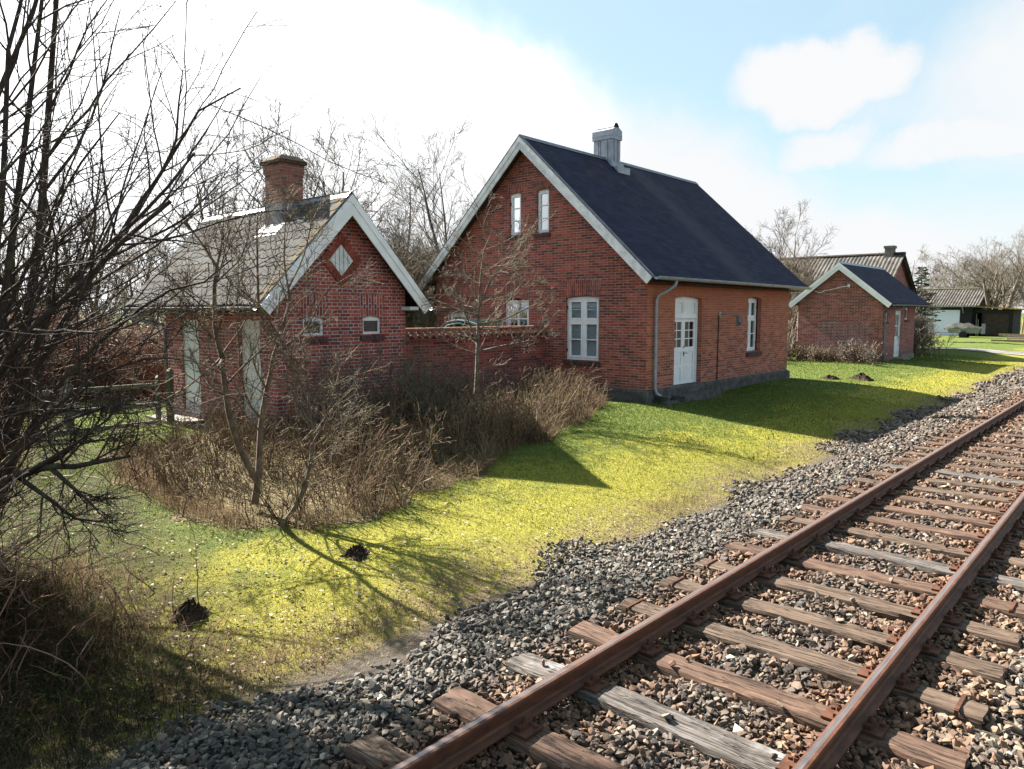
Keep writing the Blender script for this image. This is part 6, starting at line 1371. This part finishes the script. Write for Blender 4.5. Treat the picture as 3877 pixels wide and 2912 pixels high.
bg_tree(2230, 64, 530, 'oak_tree', 'bare tree cut off by the right edge of the photo', 216, .7, 'bark_wood', .26, 2, -.05, 1.05, kid=9)

def spruce(px, dep, top_py, lab, seed):
    r = np.random.RandomState(seed); b = ray(px, 690); b = b / (b @ fw) * dep; top = P(px, top_py, dep)[2]; t = thing('spruce_tree', (b[0], b[1], .1), lab, 'tree')
    q = MB(); q.tube([(b[0], b[1], 0), (b[0], b[1], top * .6), (b[0], b[1], top)], [.14, .08, .01], 7); q.build('trunk', M['bark_far'], t)
    V, F, A = [], [], []
    for z in np.arange(1.4, top - .1, .19) + r.uniform(-.06, .06, len(np.arange(1.4, top - .1, .19))):
        L = (top - z) * .34 + .15
        for k in range(5):
            if r.rand() < .25: continue
            a = r.uniform(0, 6.28); d = np.array([math.cos(a), math.sin(a), r.uniform(-.35, .15)]); s = np.array([-d[1], d[0], 0]); ln = L * r.uniform(.5, 1.1)
            for m in range(26):
                f = r.uniform(.15, 1); c = np.array([b[0], b[1], z]) + d * ln * f + np.array([0, 0, .18 * f * f * ln]) + s * r.normal(0, .10 * ln * (1.1 - f) + .02) + r.normal(0, .02, 3); e = d * r.uniform(.12, .26) + s * r.normal(0, .08) + np.array([0, 0, -.02]); w_ = np.cross(e, r.normal(size=3)); w_ = w_ / (np.linalg.norm(w_) + 1e-6) * .045
                k0 = len(V); V += [c - w_, c + w_, c + e + w_ * .3, c + e - w_ * .3]; F.append((k0, k0 + 1, k0 + 2, k0 + 3)); A += [r.rand()] * 4
    np_mesh('crown', np.array(V), np.array(F), M['needle'], t, attrs={'rnd': A})
spruce(1985, 56, 572, 'dark green spruce with ragged tiers between the shed and the garage', 5)

def far_wood():
    T = Wood(71); r = T.r
    for i in range(60):
        px = r.uniform(1990, 2330); dep = r.uniform(92, 150); b = ray(px, 690); b = b / (b @ fw) * dep; h = r.uniform(5.0, 9.0)
        sp = [dict(k=4, n=6, kids=9, t0=.2, wob=.07, trop=.02, taper=.2), dict(ratio=.55, ang=42, kids=7, n=5, k=3, wob=.12, trop=.05, rr=.5, rmin=.026), dict(ratio=.5, ang=40, n=4, k=3, kids=4, wob=.13, trop=.04, rr=.6, rmin=.019), dict(len=.8, ang=40, n=3, k=3, rr=.8, rmin=.012)]
        T.grow(np.array([b[0], b[1], .1]), np.array([r.normal(0, .1), r.normal(0, .1), 1]), h, .12, 0, sp)
    V, F, A = T.mesh('crown'); tag(np_mesh('far_wood', V, F, M['bark_wood'], attrs={'rnd': A}), 'hazy bare wood behind the garage at the right', 'wood', kind='stuff')
    T = Wood(72); r = T.r
    for i in range(70):
        px = r.uniform(-120, 1750); dep = r.uniform(55, 90); b = ray(px, 690); b = b / (b @ fw) * dep; h = r.uniform(2.5, 4.8)
        sp = [dict(k=4, n=5, kids=8, t0=.1, wob=.1, trop=.02), dict(ratio=.6, ang=45, kids=7, n=4, k=3, rr=.5, rmin=.022), dict(ratio=.5, ang=42, n=3, k=3, kids=3, rr=.7, rmin=.018), dict(len=.5, ang=42, n=3, k=3, rr=.8, rmin=.013)]
        for k in range(3): T.grow(np.array([b[0] + r.normal(0, .6), b[1] + r.normal(0, .6), .2]), np.array([r.normal(0, .3), r.normal(0, .3), 1]), h, .07, 0, sp)
    V, F, A = T.mesh('crown'); tag(np_mesh('far_scrub', V, F, M['bark_far'], attrs={'rnd': A}), 'distant bare scrub along the field edge behind the houses', 'scrub', kind='stuff')
far_wood()

def far_shrubs():
    for seed, c, n, L, lab, mt, s in ((81, (34.2, 10.2), 22, .9, 'brown withered shrub at the corner of the brick shed, below its downpipe', 'bark_wood', .45), (82, (34.3, 11.6), 22, .6, 'low brown shrub under the bricked-up opening of the shed', 'bark_mid', .5), (83, (34.3, 12.9), 22, .7, 'low dark shrub at the far corner of the shed gable', 'bark_mid', .5), (84, (42.3, 10.0), 60, 1.35, 'clipped-looking brown bush at the end of the shed', 'bark_wood', .6), (85, (33.6, 14.6), 40, 1.6, 'brown bush in the gap between large house and shed', 'bark_wood', .5), (86, (31.5, 15.3), 40, 2.2, 'tall brown bush behind the far corner of the large house', 'bark_mid', .5)):
        T = Wood(seed); r = T.r; tw = [dict(k=4, n=5, kids=8, t0=.2, wob=.12), dict(ratio=.5, ang=40, kids=5, n=4, k=3, rr=.7, rmin=.009), dict(len=.14, ang=45, n=3, k=3, rr=.9, rmin=.008)]
        for k in range(n): T.grow(np.array([c[0] + r.normal(0, s), c[1] + r.normal(0, s), 0]), np.array([r.normal(0, .3), r.normal(0, .3), 1]), L * r.uniform(.6, 1.15), .015, 0, tw)
        t = T.build('bare_shrub', (c[0], c[1], .05), M[mt], lab, 'shrub', 'shrubs around the brick shed')
        n2 = 500; x = c[0] + r.normal(0, s * 1.1, n2); y = c[1] + r.normal(0, s * 1.1, n2); z = r.uniform(.05, L * .95, n2); sz = r.uniform(.03, .06, n2); a = r.uniform(0, 6.28, n2); ca, sa = np.cos(a) * sz, np.sin(a) * sz
        V = np.stack([np.stack([x - ca, y - sa, z], -1), np.stack([x + sa * .6, y - ca * .6, z + sz * .5], -1), np.stack([x + ca, y + sa, z], -1), np.stack([x - sa * .6, y + ca * .6, z + sz * .5], -1)], 1)
        np_mesh('withered_leaves', V.reshape(-1, 3), np.arange(4 * n2).reshape(-1, 4), M['thicket'], t, attrs={'rnd': np.repeat(r.rand(n2), 4)})
far_shrubs()

# stray stones lying on the sleepers
r_ = np.random.RandomState(9)
for x, y, s, lab in ((SLX[3] + .05, 1.95, .042, 'loose pale stone lying on the split sleeper in the foreground'), (SLX[5] - .04, 2.1, .05, 'loose brown stone lying on the sleeper behind the bleached grey one')):
    tag(stones(np.array([x]), np.array([y]), np.array([SLT + s * .5]), np.array([s]), np.array([.8]), np.array([.1]), r_, 'loose_stone', M['stone']), lab, 'stone')
